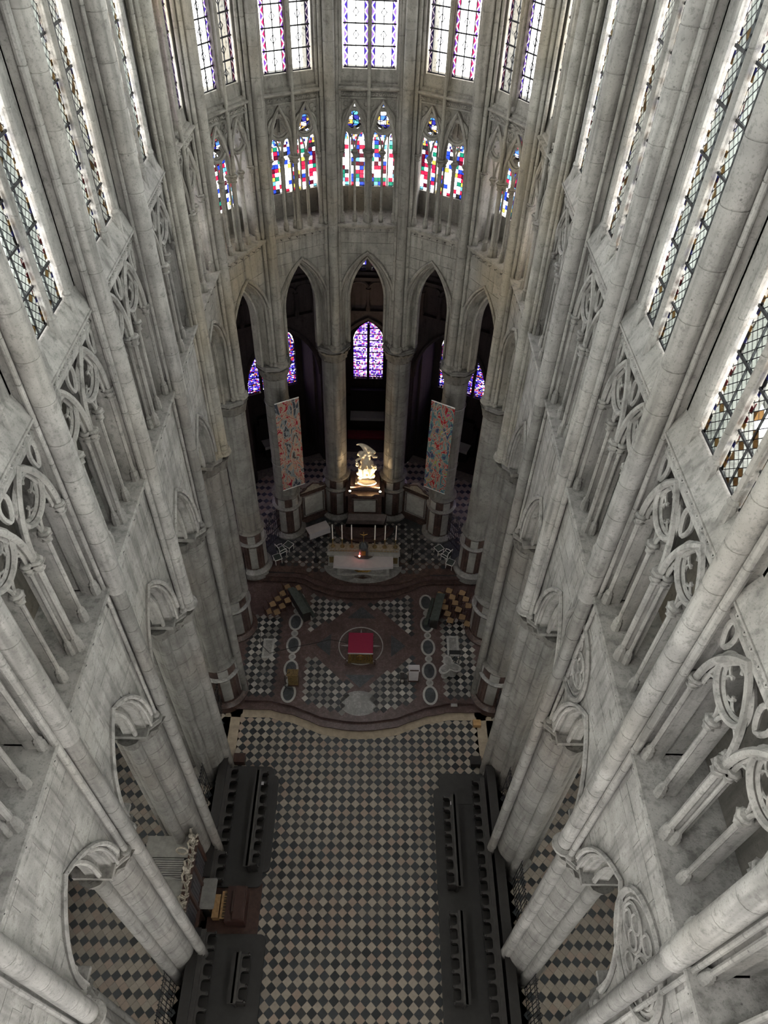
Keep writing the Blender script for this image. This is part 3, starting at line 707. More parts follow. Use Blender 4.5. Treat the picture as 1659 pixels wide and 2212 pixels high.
    # inner arcade of the double aisle: far columns seen through the arches
    # roof over the gallery
# ambulatory floor, walls, chapels
FB = empty('floor_ambulatory', (0, 34, 0), 'ambulatory pavement of pale and black diamonds around the apse', 'floor', None, 'structure')
m = MB(); m.lathe([(.1, -.1), (20, -.1), (20, -.012), (.1, -.012)], 40, AC, cap=False); m.build('bed', 'grout', FB)
la = lattice(-13, 13, 25, 40, .43, 0, 30, lambda x, y: (x*x+(y-27.3)**2 > 6.6**2) and (x*x+(y-27.3)**2 < 12.5**2) and (y > 27 or abs(x) > 7.3))
tiles(FB, [(p[0], p[1]) for p in la if p[3] % 3 == 0], .43, 'tile_black', 0, 60); tiles(FB, [(p[0], p[1]) for p in la if p[3] % 3], .43, 'tile_beige', 0, 60)
angs = [-78, -52, -26, 0, 26, 52, 78]; RW = 12.3
WB = empty('wall_ambulatory', (0, 39, 0), 'dark ambulatory wall with pointed chapel openings behind the apse', 'wall', None, 'structure')
for qa in angs:
    A = math.radians(qa); n = Vector((math.sin(A), math.cos(A))); t = Vector((math.cos(A), -math.sin(A))); hw = RW*math.tan(math.radians(13.1))
    F = Frame(AC+n*RW, t, n); a = 2.55; zs, za = 7.8, 11.9
    curve = [(-a, 0)] + [(x, zs+z) for x, z in pointed(a, za-zs, 8)] + [(a, 0)]
    us = [-hw] + [p[0] for p in curve] + [hw]; zb = [0] + [p[1] for p in curve] + [0]; nn = len(us); m = MB()
    for v in (0, .9):
        m.add([F(u, v, z) for u, z in zip(us, zb)] + [F(u, v, 14.95) for u in us], [(i, i+1, nn+i+1, nn+i) for i in range(nn-1)])
    nc = len(curve); m.add([F(u, 0, z) for u, z in curve] + [F(u, .9, z) for u, z in curve], [(i, i+1, nc+i+1, nc+i) for i in range(nc-1)])
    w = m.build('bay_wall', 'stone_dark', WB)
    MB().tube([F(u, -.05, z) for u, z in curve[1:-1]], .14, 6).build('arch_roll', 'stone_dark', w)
    m = MB()   # wall shafts and small blind arcade
    for s in (-1, 1): m.lathe([(.2, 0), (.2, 19)], 10, T=lambda x, y, z, s=s: F(s*(hw-.05)+x, -.1+y, z))
    m.build('wall_shaft', 'stone_dark', w)
    m = MB(); m.box(-hw, -.25, 12.3, hw, .0, 12.5, F)
    for i in range(-2, 3): m.lathe([(.16, 12.5), (.16, 12.75), (.09, 12.85), (.09, 13.7), (.16, 13.95)], 8, T=lambda x, y, z, i=i: F(i*hw/2.5+x, -.12+y, z))
    for i in range(-2, 2): m.tube([F((i+.5)*hw/2.5+x, -.12, 13.9+z) for x, z in pointed(hw/5, .5, 4)], .09, 5)
    m.box(-hw, -.25, 14.5, hw, .0, 14.7, F)
    m.build('blind_arcade', 'stone_dark', w)
    Wu = window(F(0, .1, 15.4), 'small dark blue upper ambulatory window %s' % {0: 'seen through the top of the central arch'}.get(qa, 'at %s' % ('far left' if qa < -60 else 'left' if qa < 0 else 'right' if qa < 60 else 'far right') + (' beside the centre' if abs(qa) == 26 else '' if abs(qa) == 52 else ' end' if abs(qa) == 78 else ' corner')))
    for s in (-1, 1): pane(Wu, F, s*.75-.6, s*.75+.6, 15.0, 18.6, .3, 'glass_jewel', qa)
    m = MB()
    for u0, u1 in ((-hw, -1.35), (-.15, .15), (1.35, hw)): m.box(u0, .1, 14.8, u1, .6, 19.45, F)
    m.box(-hw, .1, 14.7, hw, .6, 15.0, F); m.build('frame', 'stone_dark', Wu)
    # chapel behind the opening
    if abs(qa) <= 78:
        m = MB(); D = 3.1 if qa else 4.75; zc0, zc1 = (3.85, 8.6) if qa == 0 else (5.0, 9.8)
        m.box(-2.7, .9, -.1, -2.4, D, 12.5, F); m.box(2.4, .9, -.1, 2.7, D, 12.5, F); m.box(-2.7, .9, 12.3, 2.7, D+.3, 12.6, F)
        ww = 1.08 if qa == 0 else 1.95
        m.box(-2.7, D, 0, -ww, D+.3, 12.5, F); m.box(ww, D, 0, 2.7, D+.3, 12.5, F); m.box(-ww, D, 0, ww, D+.3, zc0, F)
        pa = [(x, zc1-1.5+z) for x, z in pointed(ww, 1.6, 8)]; n2 = len(pa)
        m.add([F(u, D, z) for u, z in pa] + [F(u, D, 12.5) for u, z in pa], [(i, i+1, n2+i+1, n2+i) for i in range(n2-1)])
        m.box(-2.5, .9, -.05, 2.5, D, .05, F)
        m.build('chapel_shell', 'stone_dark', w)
        where = {0: 'central chapel behind the statue', 26: 'chapel right of the centre', -26: 'chapel left of the centre', 52: 'outer chapel on the right', -52: 'outer chapel on the left', 78: 'farthest chapel on the right', -78: 'farthest chapel on the left'}[qa]
        Wc = window(F(0, D, zc0), 'jewel-coloured stained glass window of the ' + where)
        nl = 2 if qa == 0 else 3
        for i in range(nl):
            u0 = -ww+2*ww*i/nl; u1 = -ww+2*ww*(i+1)/nl; um = (u0+u1)/2
            r_ = ((ww)**2+1.6**2)/(2*ww)
            def hz(u): return zc1-1.5+math.sqrt(max(0, r_*r_-(abs(u)+r_-ww)**2))
            top = [(u1+(u0-u1)*q/4, hz(u1+(u0-u1)*q/4)+.04) for q in range(5)]
            pane(Wc, F, u0, u1, zc0-.03, zc1, D+.1, 'glass_violet' if qa == 0 else 'glass_jewel', i*3.7+qa, top)
            if i: m = MB(); m.box(u0-.09, D, zc0, u0+.09, D+.2, zc1-.1, F); m.build('mullion', 'stone_dark', Wc)
        m = MB()
        for q in range(9): m.box(-ww, D+.07, zc0+.25+q*.5, ww, D+.13, zc0+.28+q*.5, F)
        m.build('saddle_bars', 'lead', Wc)
        # altar in the chapel
        Al = empty('chapel_altar', F(0, D-1.0, .05), 'dark altar with a white cloth in the ' + where, 'altar', 'chapel altars')
        m = MB(); m.box(-1.25, D-1.3, .05, 1.25, D-.5, 1.15, F); m.build('altar_body', 'wood_dark', Al)
        m = MB(); m.box(-1.3, D-1.35, 1.15, 1.3, D-.5, 1.2, F); m.box(-1.3, D-1.36, .95, 1.3, D-1.35, 1.15, F); m.build('altar_cloth', 'white_cloth', Al)
        m = MB(); m.box(-1.6, D-.5, .05, 1.6, D-.15, 2.6, F); m.box(-1.3, D-.55, 2.6, 1.3, D-.15, 3.2, F); m.build('retable', 'wood_dark', Al)
        if qa == 0:
            m = MB(); m.box(-1.5, D-2.5, .05, 1.5, D-1.6, .22, F); m.build('altar_step', 'red_dark', Al)
m = MB(); NA = 28; rg = [(AC.x+r*math.sin(-PI*.52+PI*1.04*i/NA), AC.y+r*math.cos(-PI*.52+PI*1.04*i/NA), z) for z in (19.3, 19.5) for r in (7.3, 20) for i in range(NA+1)]
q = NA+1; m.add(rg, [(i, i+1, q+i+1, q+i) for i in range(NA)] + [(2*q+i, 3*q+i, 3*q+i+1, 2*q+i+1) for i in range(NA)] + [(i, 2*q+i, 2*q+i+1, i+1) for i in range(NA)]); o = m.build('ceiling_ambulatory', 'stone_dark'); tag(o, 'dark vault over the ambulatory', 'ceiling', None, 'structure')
m = MB(); m.add([(x, y, z+.25) for x, y, z in [((p[0]-AC.x)*(8.6/7.3 if i < q else 1)+AC.x, (p[1]-AC.y)*(8.6/7.3 if i < q else 1)+AC.y, 19.3) for i, p in enumerate(rg[:2*q])]], [(i, i+1, q+i+1, q+i) for i in range(NA)]); o = m.build('reflector_roof_ambulatory', 'pale_reflector'); tag(o, 'added pale roof sheet over the ambulatory, reflecting light behind the triforium windows', 'roof', None, 'structure')  # sheet added as a bright backing seen through the triforium glass

# ------------------------------------------------------------------ choir floor
C1X, C1Y = [0, .65, 1.9, 3.0, 3.7, 4.25, 4.8, 8], [18.03, 18.07, 18.25, 18.68, 18.96, 19.03, 19.2, 19.22]
C2X, C2Y = [0, 1.0, 2.0, 2.9, 3.6, 4.2, 8], [26.5, 26.55, 26.74, 27.1, 27.53, 27.68, 27.75]
c1 = lambda x: stepcurve(C1X, C1Y, x)
c2 = lambda x: stepcurve(C2X, C2Y, x)
ZF, ZG = .36, .90
FL = empty('floor', (0, 10, 0), 'choir floor of beige and black diamond tiles between the stalls', 'floor', None, 'structure')
m = MB(); m.box(-7.4, -2, -.12, 7.4, 20, -.012); m.build('bed', 'grout', FL)
la = lattice(-6.35, 6.35, 1.8, 19, .445, .62, 14.89, lambda x, y: y < c1(x)-.2 and (abs(x) < 4.3 or y > 15.3))
tiles(FL, [(p[0], p[1]) for p in la if p[3] % 2 == 0], .445, 'tile_black', 0, 150)
tiles(FL, [(p[0], p[1]) for p in la if p[3] % 2], .445, 'tile_beige', 0, 150)
xs = [-7.2+14.4*i/48 for i in range(49)]
def strip(y_lo, y_hi, z0, z1, mat, name, parent):
    m = MB(); n = len(xs)
    m.add([(x, y_lo(x), z0) for x in xs] + [(x, y_lo(x), z1) for x in xs] + [(x, y_hi(x), z1) for x in xs],
          [(i, i+1, n+i+1, n+i) for i in range(n-1)] + [(n+i, n+i+1, 2*n+i+1, 2*n+i) for i in range(n-1)])
    return m.build(name, mat, parent, angle=.5)
strip(lambda x: c1(x)-.40, lambda x: c1(x)+.1, -.02, .008, 'beige_border', 'border', FL)
m = MB(); m.box(-7.0, 19.0, -.02, -6.3, 19.4, .008); m.box(6.3, 19.0, -.02, 7.0, 19.4, .008); m.build('border', 'beige_border', FL)
for sg in (-1, 1):
    m = MB(); m.box(min(sg*6.38, sg*6.9), 15.3, -.02, max(sg*6.38, sg*6.9), 19.2, .008); m.build('border', 'beige_border', FL)
# sanctuary steps and pavement
SF = empty('floor_sanctuary', (0, 23, 0), 'raised sanctuary pavement of inlaid marble with compass star, above two curved steps', 'floor', None, 'structure')
for i in range(2):
    o = .42*i
    m = MB(); n = len(xs); f = lambda x, o=o: c1(x)+o; z1 = .18*(i+1)
    m.add([(x, f(x)+.04, z1-.18) for x in xs] + [(x, f(x)+.04, z1-.045) for x in xs] + [(x, f(x), z1-.04) for x in xs] + [(x, f(x), z1) for x in xs] + [(x, max(f(x)+.5, 20) if i else f(x)+.6, z1) for x in xs],
          [(r*n+q, r*n+q+1, (r+1)*n+q+1, (r+1)*n+q) for r in range(4) for q in range(n-1)])
    m.build('step', 'marble_red', SF, angle=.5)
m = MB(); m.add([(x, c1(x)+.5, ZF-.001) for x in xs] + [(x, c2(x)+.3, ZF-.001) for x in xs], [(i, i+1, 49+i+1, 49+i) for i in range(48)]); m.build('marble_bed', 'marble_red', SF)
def inpoly(x, y, P):
    r = False; n = len(P)
    for i in range(n):
        (x0, y0), (x1, y1) = P[i], P[(i+1) % n]
        if (y0 > y) != (y1 > y) and x < (x1-x0)*(y-y0)/(y1-y0)+x0: r = not r
    return r
fields = []
for sg in (-1, 1):
    fields += [[(sg*3.1, 23.95), (sg*3.1, 26.9), (sg*.36, 26.2)], [(sg*3.15, 22.75), (sg*.5, 20.65), (sg*.9, 18.95), (sg*3.15, 19.7)],
               [(sg*4.7, 19.9), (sg*6.5, 19.9), (sg*6.5, 25.2), (sg*4.7, 25.2)]]
la = lattice(-6.6, 6.6, 18.5, 27, .41, 0.1, 20.0, lambda x, y: any(inpoly(x, y, P) for P in fields) and c1(x)+.55 < y < c2(x)-.2)
tiles(SF, [(p[0], p[1]) for p in la if p[3] % 2 == 0], .41, 'tile_black', ZF+.006, 150)
tiles(SF, [(p[0], p[1]) for p in la if p[3] % 2], .41, 'tile_white', ZF+.006, 150)
def disc(cx, cy, rx, ry, z, n=24): return [(cx+rx*math.cos(2*PI*i/n), cy+ry*math.sin(2*PI*i/n), z) for i in range(n)]
for sg in (-1, 1):
    for y in (20.1, 21.62, 23.2, 24.8, 26.4):
        MB().ext(disc(sg*3.9, y, .42, .60, ZF-.01), (0, 0, .016)).build('medallion_ring', 'marble_white', SF)
        MB().ext(disc(sg*3.9, y, .30, .47, ZF-.01), (0, 0, .022)).build('medallion', 'marble_dark', SF)
    for y in (20.86, 22.41, 24.0, 25.6):
        MB().ext(disc(sg*3.9, y, .21, .21, ZF-.01), (0, 0, .018)).build('roundel_ring', 'marble_white', SF)
        MB().ext(disc(sg*3.9, y, .12, .12, ZF-.01), (0, 0, .023)).build('roundel', 'marble_grey', SF)
for P in ([(0, 26.0), (.85, 25.15), (-.85, 25.15)], [(0, 20.5), (-.85, 21.3), (.85, 21.3)], [(2.6, 23.25), (1.75, 22.5), (1.75, 24.0)], [(-2.6, 23.25), (-1.75, 24.0), (-1.75, 22.5)]):
    MB().ext([(x, y, ZF-.01) for x, y in P], (0, 0, .016)).build('dark_inlay', 'marble_dark', SF)
MB().ext(disc(0, 19.55, 1.05, .75, ZF-.01), (0, 0, .016)).build('grey_slab', 'marble_grey', SF)
m = MB(); N = 48; m.tube([(1.27*math.cos(2*PI*i/N), 23.22+1.27*math.sin(2*PI*i/N), ZF) for i in range(N)], .04, 4, True); m.build('compass_ring', 'marble_white', SF)
for q in range(16):
    a = 2*PI*q/16; R = 1.18 if q % 4 == 0 else (1.05 if q % 2 == 0 else .8); P = [(R*math.cos(a), R*math.sin(a)), (.62*math.cos(a+.13), .62*math.sin(a+.13)), (.3*math.cos(a), .3*math.sin(a)), (.62*math.cos(a-.13), .62*math.sin(a-.13))]
    MB().ext([(x, 23.22+y, ZF-.005) for x, y in P], (0, 0, .012)).build('star_ray', 'marble_white', SF)
m = MB(); m.box(-5.65, 22.3, ZF-.01, -5.0, 23.6, ZF+.012); m.build('grave_slab', 'marble_white', SF)
m = MB(); m.box(-5.52, 22.42, ZF-.01, -5.13, 23.48, ZF+.018); m.build('grave_inlay', 'marble_grey', SF)
m = MB(); m.box(5.0, 22.6, ZF-.01, 5.7, 24.0, ZF+.012); m.build('grave_slab', 'marble_white', SF)
m = MB(); m.box(5.14, 22.74, ZF-.01, 5.56, 23.86, ZF+.018); m.build('grave_inlay', 'marble_grey', SF)
m = MB(); m.box(5.0, 19.42, ZF, 5.35, 19.6, ZF+.03); o = m.build('floor_notice', 'marble_white'); tag(o, 'small pale notice plate lying at the right of the sanctuary step', 'sign')
# altar platform
AF = empty('floor_altar', (0, 29.5, 0), 'altar platform with round black and white paving above three curved steps', 'floor', None, 'structure')
for i in range(3):
    k1 = lambda x: .4-.16*min(1, abs(x)/4.0)
    f = lambda x, i=i: c2(x)+k1(x)*i; z1 = ZF+.18*(i+1); m = MB(); n = 49
    m.add([(x, f(x)+.04, z1-.18) for x in xs] + [(x, f(x)+.04, z1-.045) for x in xs] + [(x, f(x), z1-.04) for x in xs] + [(x, f(x), z1) for x in xs] + [(x, f(x)+.6 if i < 2 else 29.2, z1) for x in xs],
          [(r*n+q, r*n+q+1, (r+1)*n+q+1, (r+1)*n+q) for r in range(4) for q in range(n-1)])
    m.build('step', 'marble_brown' if i != 1 else 'marble_red', AF, angle=.5)
pl = []
for i in range(41):
    a = -PI*.55+PI*1.1*i/40; pl.append((AC.x+7.0*math.sin(a), AC.y+.3+6.6*math.cos(a), ZG-.002))
MB().ext([(x, max(y, 28.2), ZG-.51) for x, y, z in pl], (0, 0, .5)).build('platform', 'marble_dark', AF)
rd, rw = [], []
mD = MB().ext(disc(0, 0, .17, .17, -.01, 10), (0, 0, .016)).mesh('round_tile', 'tile_black'); mG = MB().ext(disc(0, 0, .17, .17, -.01, 10), (0, 0, .016)).mesh('round_tile', 'tile_gray')
mW = MB().ext([(.12, 0, -.01), (0, .12, -.01), (-.12, 0, -.01), (0, -.12, -.01)], (0, 0, .014)).mesh('square_tile', 'tile_white')
for i in range(-14, 15):
    for j in range(0, 12):
        x, y = i*.42, 28.35+j*.42
        if math.hypot(x, y-27.3) > 5.6 or y < c2(x)+.95: continue
        if abs(x) < 2.3 and y < 29.9: continue
        link('round_tile', mD if (i+j) % 2 else mG, AF, (x, y, ZG))
        link('square_tile', mW, AF, (x+.21, y+.21, ZG))
MB().ext([(x*.98, y, ZG-.01) for x, y in [(2.5*math.cos(PI+PI*i/20), 28.75+1.38*math.sin(PI+PI*i/20)) for i in range(21)]], (0, 0, .02)).build('altar_pavement', 'marble_grey', AF)
m = MB()
for s in (-1, 1):
    for q in range(7):
        a = .25+.2*q; L_ = .95-.05*q
        m.tube([(0, 27.72, ZG+.012), (s*L_*.5*math.cos(a), 27.72+.35*math.sin(a), ZG+.012), (s*L_*math.cos(a), 27.72+.42*math.sin(a)-.03*(6-q), ZG+.012)], .022, 4, False, lambda t: 1.2-t)
m.build('inlaid_ornament', 'wood_brown', AF)

# ------------------------------------------------------------------ altar with the red cloth
A = empty('free_standing_altar', (0, 22.7, ZF), 'square gilded altar under a crimson cloth on the compass star', 'altar')
m = MB(); m.box(-.66, 22.1, ZF, .66, 23.3, 1.38); m.box(-.72, 22.04, ZF, .72, 23.36, ZF+.12); m.build('altar_body', 'gold_dim', A)
m = MB()
for i in range(8): m.tube([(-.58+.165*i, 22.08, .6), (-.58+.165*i+.05, 22.06, .85), (-.58+.165*i, 22.08, 1.2)], .03, 5)
m.tube([(.2*math.cos(2*PI*i/14), 22.07, .95+.2*math.sin(2*PI*i/14)) for i in range(14)], .03, 5, True); m.build('gilded_relief', 'gold', A)
m = MB(); m.box(-.70, 22.05, 1.38, .70, 23.4, 1.42); m.box(-.705, 22.2, .75, -.69, 23.4, 1.42); m.box(.69, 22.2, .75, .705, 23.4, 1.42); m.box(-.7, 23.39, .75, .7, 23.405, 1.42); cl = m.build('red_altar_cloth', 'red_cloth', A)
m = MB(); m.box(-.71, 22.03, 1.33, .71, 22.05, 1.425); m.build('white_hem', 'white_cloth', cl)
for sx in (-.82, .82):
    m = MB(); m.lathe([(.09, ZF), (.09, ZF+.04), (.03, ZF+.08), (.025, ZF+.45), (.06, ZF+.5), (.02, ZF+.55)], 8, (sx, 21.95)); o = m.build('floor_candlestick', 'wood_brown'); tag(o, 'short dark candlestick at the %s front corner of the red altar' % ('left' if sx < 0 else 'right'), 'candlestick')

# ------------------------------------------------------------------ sanctuary chairs and desks
def make_chair():
    c = empty('chair', (0, 0, 0))
    m = MB(); pts = []
    m.ext([(-.15, -.18, .42), (.15, -.18, .42), (.20, .08, .42), (.18, .19, .42), (-.18, .19, .42), (-.20, .08, .42)], (0, 0, .035)); m.build('straw_seat', 'straw', c)
    for sx in (-1, 1):
        MB().tube([(sx*.19, .19, 0), (sx*.19, .18, .44)], .02, 5).build('leg', 'chair_frame', c)
        MB().tube([(sx*.19, -.19, 0), (sx*.19, -.19, .45), (sx*.2, -.26, .92)], .02, 5).build('leg', 'chair_frame', c)
    for z in (.62, .75, .88):
        MB().tube([(-.2, -.22-(z-.6)*.12, z), (0, -.26-(z-.6)*.12, z), (.2, -.22-(z-.6)*.12, z)], .022, 5).build('back_slat', 'chair_frame', c)
    MB().tube([(-.19, -.19, .2), (-.19, .19, .2)], .012, 4).build('stretcher', 'chair_frame', c); MB().tube([(.19, -.19, .2), (.19, .19, .2)], .012, 4).build('stretcher', 'chair_frame', c)
    return c
def dup(o, loc, rz, **kw):
    r = o.copy(); COL.objects.link(r); r.location = loc; r.rotation_euler = (0, 0, rz)
    for ch in o.children:
        c = ch.copy(); COL.objects.link(c); c.parent = r
        for g in ch.children:
            d = g.copy(); COL.objects.link(d); d.parent = c
    return tag(r, **kw)
ch0 = make_chair(); first = True
def place_chair(x, y, z, rz, label, group):
    global first
    if first: ch0.location = (x, y, z); ch0.rotation_euler = (0, 0, rz); tag(ch0, label, 'chair', group); first = False
    else: dup(ch0, (x, y, z), rz, label=label, cat='chair', group=group)
NUM = ['first', 'second', 'third', 'fourth', 'fifth']
CLf = [(-3.95, 27.0), (-4.25, 26.52), (-4.5, 26.05), (-4.78, 25.62), (-5.05, 25.18)]; CLb = [(-4.6, 27.05), (-4.85, 26.55), (-5.1, 26.14), (-5.36, 25.75), (-5.48, 25.22)]
for i in range(5):
    place_chair(*CLf[i], ZF, PI*1.5+.52, 'straw-seated chair on the left, front row behind the desk, %s from the altar steps' % NUM[i], 'straw chairs on the left of the sanctuary')
    place_chair(*CLb[i], ZF, PI*1.5+.52, 'straw-seated chair on the left, back row, %s from the altar steps' % NUM[i], 'straw chairs on the left of the sanctuary')
CR1 = [(4.75, 26.7), (4.88, 26.22), (5.0, 25.76), (5.13, 25.28), (5.25, 24.8)]; CR2 = [(5.32, 27.0), (5.49, 26.52), (5.63, 26.1), (5.79, 25.6), (5.98, 25.06)]; CR3 = [(6.12, 26.85), (6.3, 26.38), (6.42, 25.9), (6.25, 24.58)]
for R_, nm in ((CR1, 'front row behind the desk'), (CR2, 'middle row'), (CR3, 'row against the piers')):
    for i, p in enumerate(R_): place_chair(*p, ZF, PI*.5-.28+(.1*((i*7) % 3-1)), 'straw-seated chair on the right, %s, %s from the altar steps' % (nm, NUM[i]), 'straw chairs on the right of the sanctuary')
def desk(name, cx, cy, rz, w, label):
    D = empty(name, (cx, cy, ZF), label, 'desk', 'kneeling desks in the sanctuary')
    def T(x, y, z): a, b = rot2(x, y, rz); return (cx+a, cy+b, z)
    m = MB(); m.add([T(*p) for p in ((-w/2, -.25, ZF+.78), (w/2, -.25, ZF+.78), (w/2, .25, ZF+.9), (-w/2, .25, ZF+.9), (-w/2, -.25, ZF+.73), (w/2, -.25, ZF+.73), (w/2, .25, ZF+.85), (-w/2, .25, ZF+.85))], [(0, 1, 2, 3), (7, 6, 5, 4), (0, 4, 5, 1), (1, 5, 6, 2), (2, 6, 7, 3), (3, 7, 4, 0)]); m.build('sloped_top', 'velvet', D)
    for sx in (-1, 1): m = MB(); m.box(sx*(w/2-.05)-.03, -.22, ZF, sx*(w/2-.05)+.03, .2, ZF+.78, T); m.build('end_panel', 'wood_dark', D)
    m = MB(); m.box(-w/2, .18, ZF, w/2, .22, ZF+.8, T); m.build('front_panel', 'wood_dark', D)
    m = MB(); m.box(-w/2, -.55, ZF+.1, w/2, -.35, ZF+.2, T); m.build('kneeler', 'velvet', D)
desk('kneeling_desk', -3.75, 25.8, PI*1.5+.52-PI, 2.15, 'long dark kneeling desk in front of the chairs on the left')
desk('kneeling_desk', 4.5, 25.5, PI*1.5-.26, 2.05, 'long dark kneeling desk in front of the chairs on the right')
# lecterns and small furniture
def lectern(cx, cy, body, top, label, h=1.15):
    D = empty('lectern', (cx, cy, ZF), label, 'lectern')
    m = MB(); m.box(cx-.26, cy-.2, ZF, cx+.26, cy+.2, ZF+h-.12); m.build('body', body, D)
    m = MB(); z = ZF+h; m.add([(cx-.31, cy-.26, z), (cx+.31, cy-.26, z), (cx+.31, cy+.26, z-.18), (cx-.31, cy+.26, z-.18), (cx-.31, cy-.26, z-.05), (cx+.31, cy-.26, z-.05), (cx+.31, cy+.26, z-.23), (cx-.31, cy+.26, z-.23)], [(0, 1, 2, 3), (7, 6, 5, 4), (0, 4, 5, 1), (1, 5, 6, 2), (2, 6, 7, 3), (3, 7, 4, 0)]); m.build('book_rest', top, D)
    m = MB(); m.box(cx-.3, cy-.26, ZF, cx+.3, cy+.26, ZF+.06); m.build('foot', 'wood_brown', D); return D
lectern(-3.67, 20.75, 'gold_dim', 'gold_dim', 'gold-coloured box lectern on the left row of oval medallions')
D = lectern(2.98, 21.15, 'white_cloth', 'white_cloth', 'slim lectern draped in white cloth beside the right row of medallions')
m = MB(); m.box(2.74, 20.88, ZF+1.17, 3.22, 20.93, ZF+1.22); m.build('book_ledge', 'wood_brown', D)
S_ = empty('microphone_stand', (-4.05, 20.35, ZF), 'thin black microphone stand beside the gold lectern', 'stand')
for q in range(3): a = 2*PI*q/3; MB().tube([(-4.05, 20.35, ZF+.12), (-4.05+.3*math.cos(a), 20.35+.3*math.sin(a), ZF+.01)], .015, 5).build('leg', 'iron', S_)
MB().tube([(-4.05, 20.35, ZF+.1), (-4.05, 20.35, ZF+1.3), (-3.8, 20.5, ZF+1.5)], .014, 5).build('pole', 'iron', S_); MB().sphere((-3.79, 20.5, ZF+1.5), .035).build('microphone', 'iron', S_)
S_ = empty('stool', (2.35, 20.95, ZF), 'small dark wooden stool left of the white lectern', 'stool')
m = MB(); m.box(2.22, 20.75, ZF+.5, 2.48, 21.15, ZF+.56); m.build('seat', 'wood_dark', S_)
for sx in (2.25, 2.45):
    for sy in (20.79, 21.11): m = MB(); m.box(sx-.025, sy-.025, ZF, sx+.025, sy+.025, ZF+.5); m.build('leg', 'wood_dark', S_)
# marble star-shaped pedestal with iron reading stand
P_ = empty('marble_ambo', (4.95, 21.5, ZF), 'white three-armed marble ambo with dark grey top on the right of the sanctuary', 'ambo')
def tri(R0, R1, rot, n=24): return [(4.95+(R0+R1*(.5+.5*math.cos(3*(2*PI*i/n-rot))))*math.cos(2*PI*i/n), 21.5+(R0+R1*(.5+.5*math.cos(3*(2*PI*i/n-rot))))*math.sin(2*PI*i/n)) for i in range(n)]
m = MB()
lv = [(ZF, .22, .25), (ZF+.55, .22, .3), (ZF+.72, .3, .4), (ZF+.8, .3, .42)]
vs = []
for z, a, b in lv: vs += [(x, y, z) for x, y in tri(a, b, -.35)]
m.add(vs, [(r*24+i, r*24+(i+1) % 24, (r+1)*24+(i+1) % 24, (r+1)*24+i) for r in range(3) for i in range(24)] + [tuple(range(72, 96))]); m.build('body', 'marble_white', P_)
MB().ext([(x, y, ZF+.8) for x, y in tri(.16, .42, -.35)], (0, 0, .03)).build('top_inlay', 'marble_grey', P_)
R_ = empty('iron_gate_stand', (5.25, 22.15, ZF), 'black wrought-iron stand behind the marble ambo', 'stand')
m = MB(); m.box(4.98, 22.1, ZF+1.0, 5.62, 22.35, ZF+1.04); m.build('top', 'iron', R_)
for sx in (5.0, 5.6): m = MB(); m.tube([(sx, 22.15, ZF), (sx, 22.15, ZF+1.0)], .02, 5); m.build('post', 'iron', R_)
m = MB()
for q in range(4):
    cx_ = 5.08+.147*q
    for cz in (ZF+.3, ZF+.68): m.tube([(cx_+.07*math.cos(2*PI*i/10), 22.13, cz+.13*math.sin(2*PI*i/10)) for i in range(10)], .011, 4, True)
m.build('scrollwork', 'iron', R_)
o = MB().tube([(-.8, 23.4, ZF+.02), (-1.8, 23.6, ZF+.02), (-2.8, 23.3, ZF+.02), (-4.0, 23.0, ZF+.02), (-5.2, 22.6, ZF+.02), (-5.8, 23.2, ZF+.02), (-5.9, 24.0, ZF+.02)], .018, 5).build('cable', 'cable'); tag(o, 'black cable trailing from the red altar across the left pavement', 'cable')

# ------------------------------------------------------------------ high altar
H = empty('high_altar', (0, 28.6, ZG), 'ornate marble and gilt high altar with gradine and white cloth', 'altar')
m = MB(); m.box(-1.55, 28.05, ZG, 1.6, 28.75, ZG+.95)
prof = [(-1.62+3.28*i/16, 27.98-.06*math.sin(PI*i/16*3)) for i in range(17)]
m.ext([(x, y, ZG+.02) for x, y in prof] + [(1.66, 28.5, ZG+.02), (-1.62, 28.5, ZG+.02)], (0, 0, .12)); m.build('altar_body', 'marble_white', H)
m = MB(); m.box(-1.4, 28.0, ZG+.2, 1.45, 28.06, ZG+.8); m.build('front_panel', 'marble_grey', H)
m = MB()
for q in range(9): a = PI*q/8; m.tube([(0, 27.98, ZG+.38), (.28*math.cos(a), 27.95, ZG+.4+.15*math.sin(a)), (.5*math.cos(a), 27.98, ZG+.5+.28*math.sin(a))], .03, 5)
m.sphere((0, 27.96, ZG+.5), .12, 10, 6); m.build('gilt_cartouche', 'gold', H)
m = MB(); tp = [(-1.8, 27.88), (-.9, 27.80), (0, 27.76), (.9, 27.80), (1.85, 27.9), (1.85, 28.72), (.5, 28.72), (.25, 28.5), (-.25, 28.5), (-.5, 28.72), (-1.8, 28.72)]
m.ext([(x, y, ZG+.98) for x, y in tp], (0, 0, .03)); cl = m.build('altar_cloth', 'white_cloth', H)
m = MB(); n = 5; fr = tp[:5]; m.add([(x, y-.006, ZG+1.0) for x, y in fr] + [(x, y-.02, ZG+.82+.03*math.sin(i*2)) for i, (x, y) in enumerate(fr)], [(i, i+1, n+i+1, n+i) for i in range(n-1)])
for x, y in ((-1.8, 27.88), (1.85, 27.9)): m.add([(x, y, ZG+1.0), (x, 28.4, ZG+1.0), (x+.02*(1 if x > 0 else -1), 28.2, ZG+.55), (x+.02*(1 if x > 0 else -1), y, ZG+.6)], [(0, 1, 2, 3)])
m.build('cloth_drop', 'white_cloth', cl)
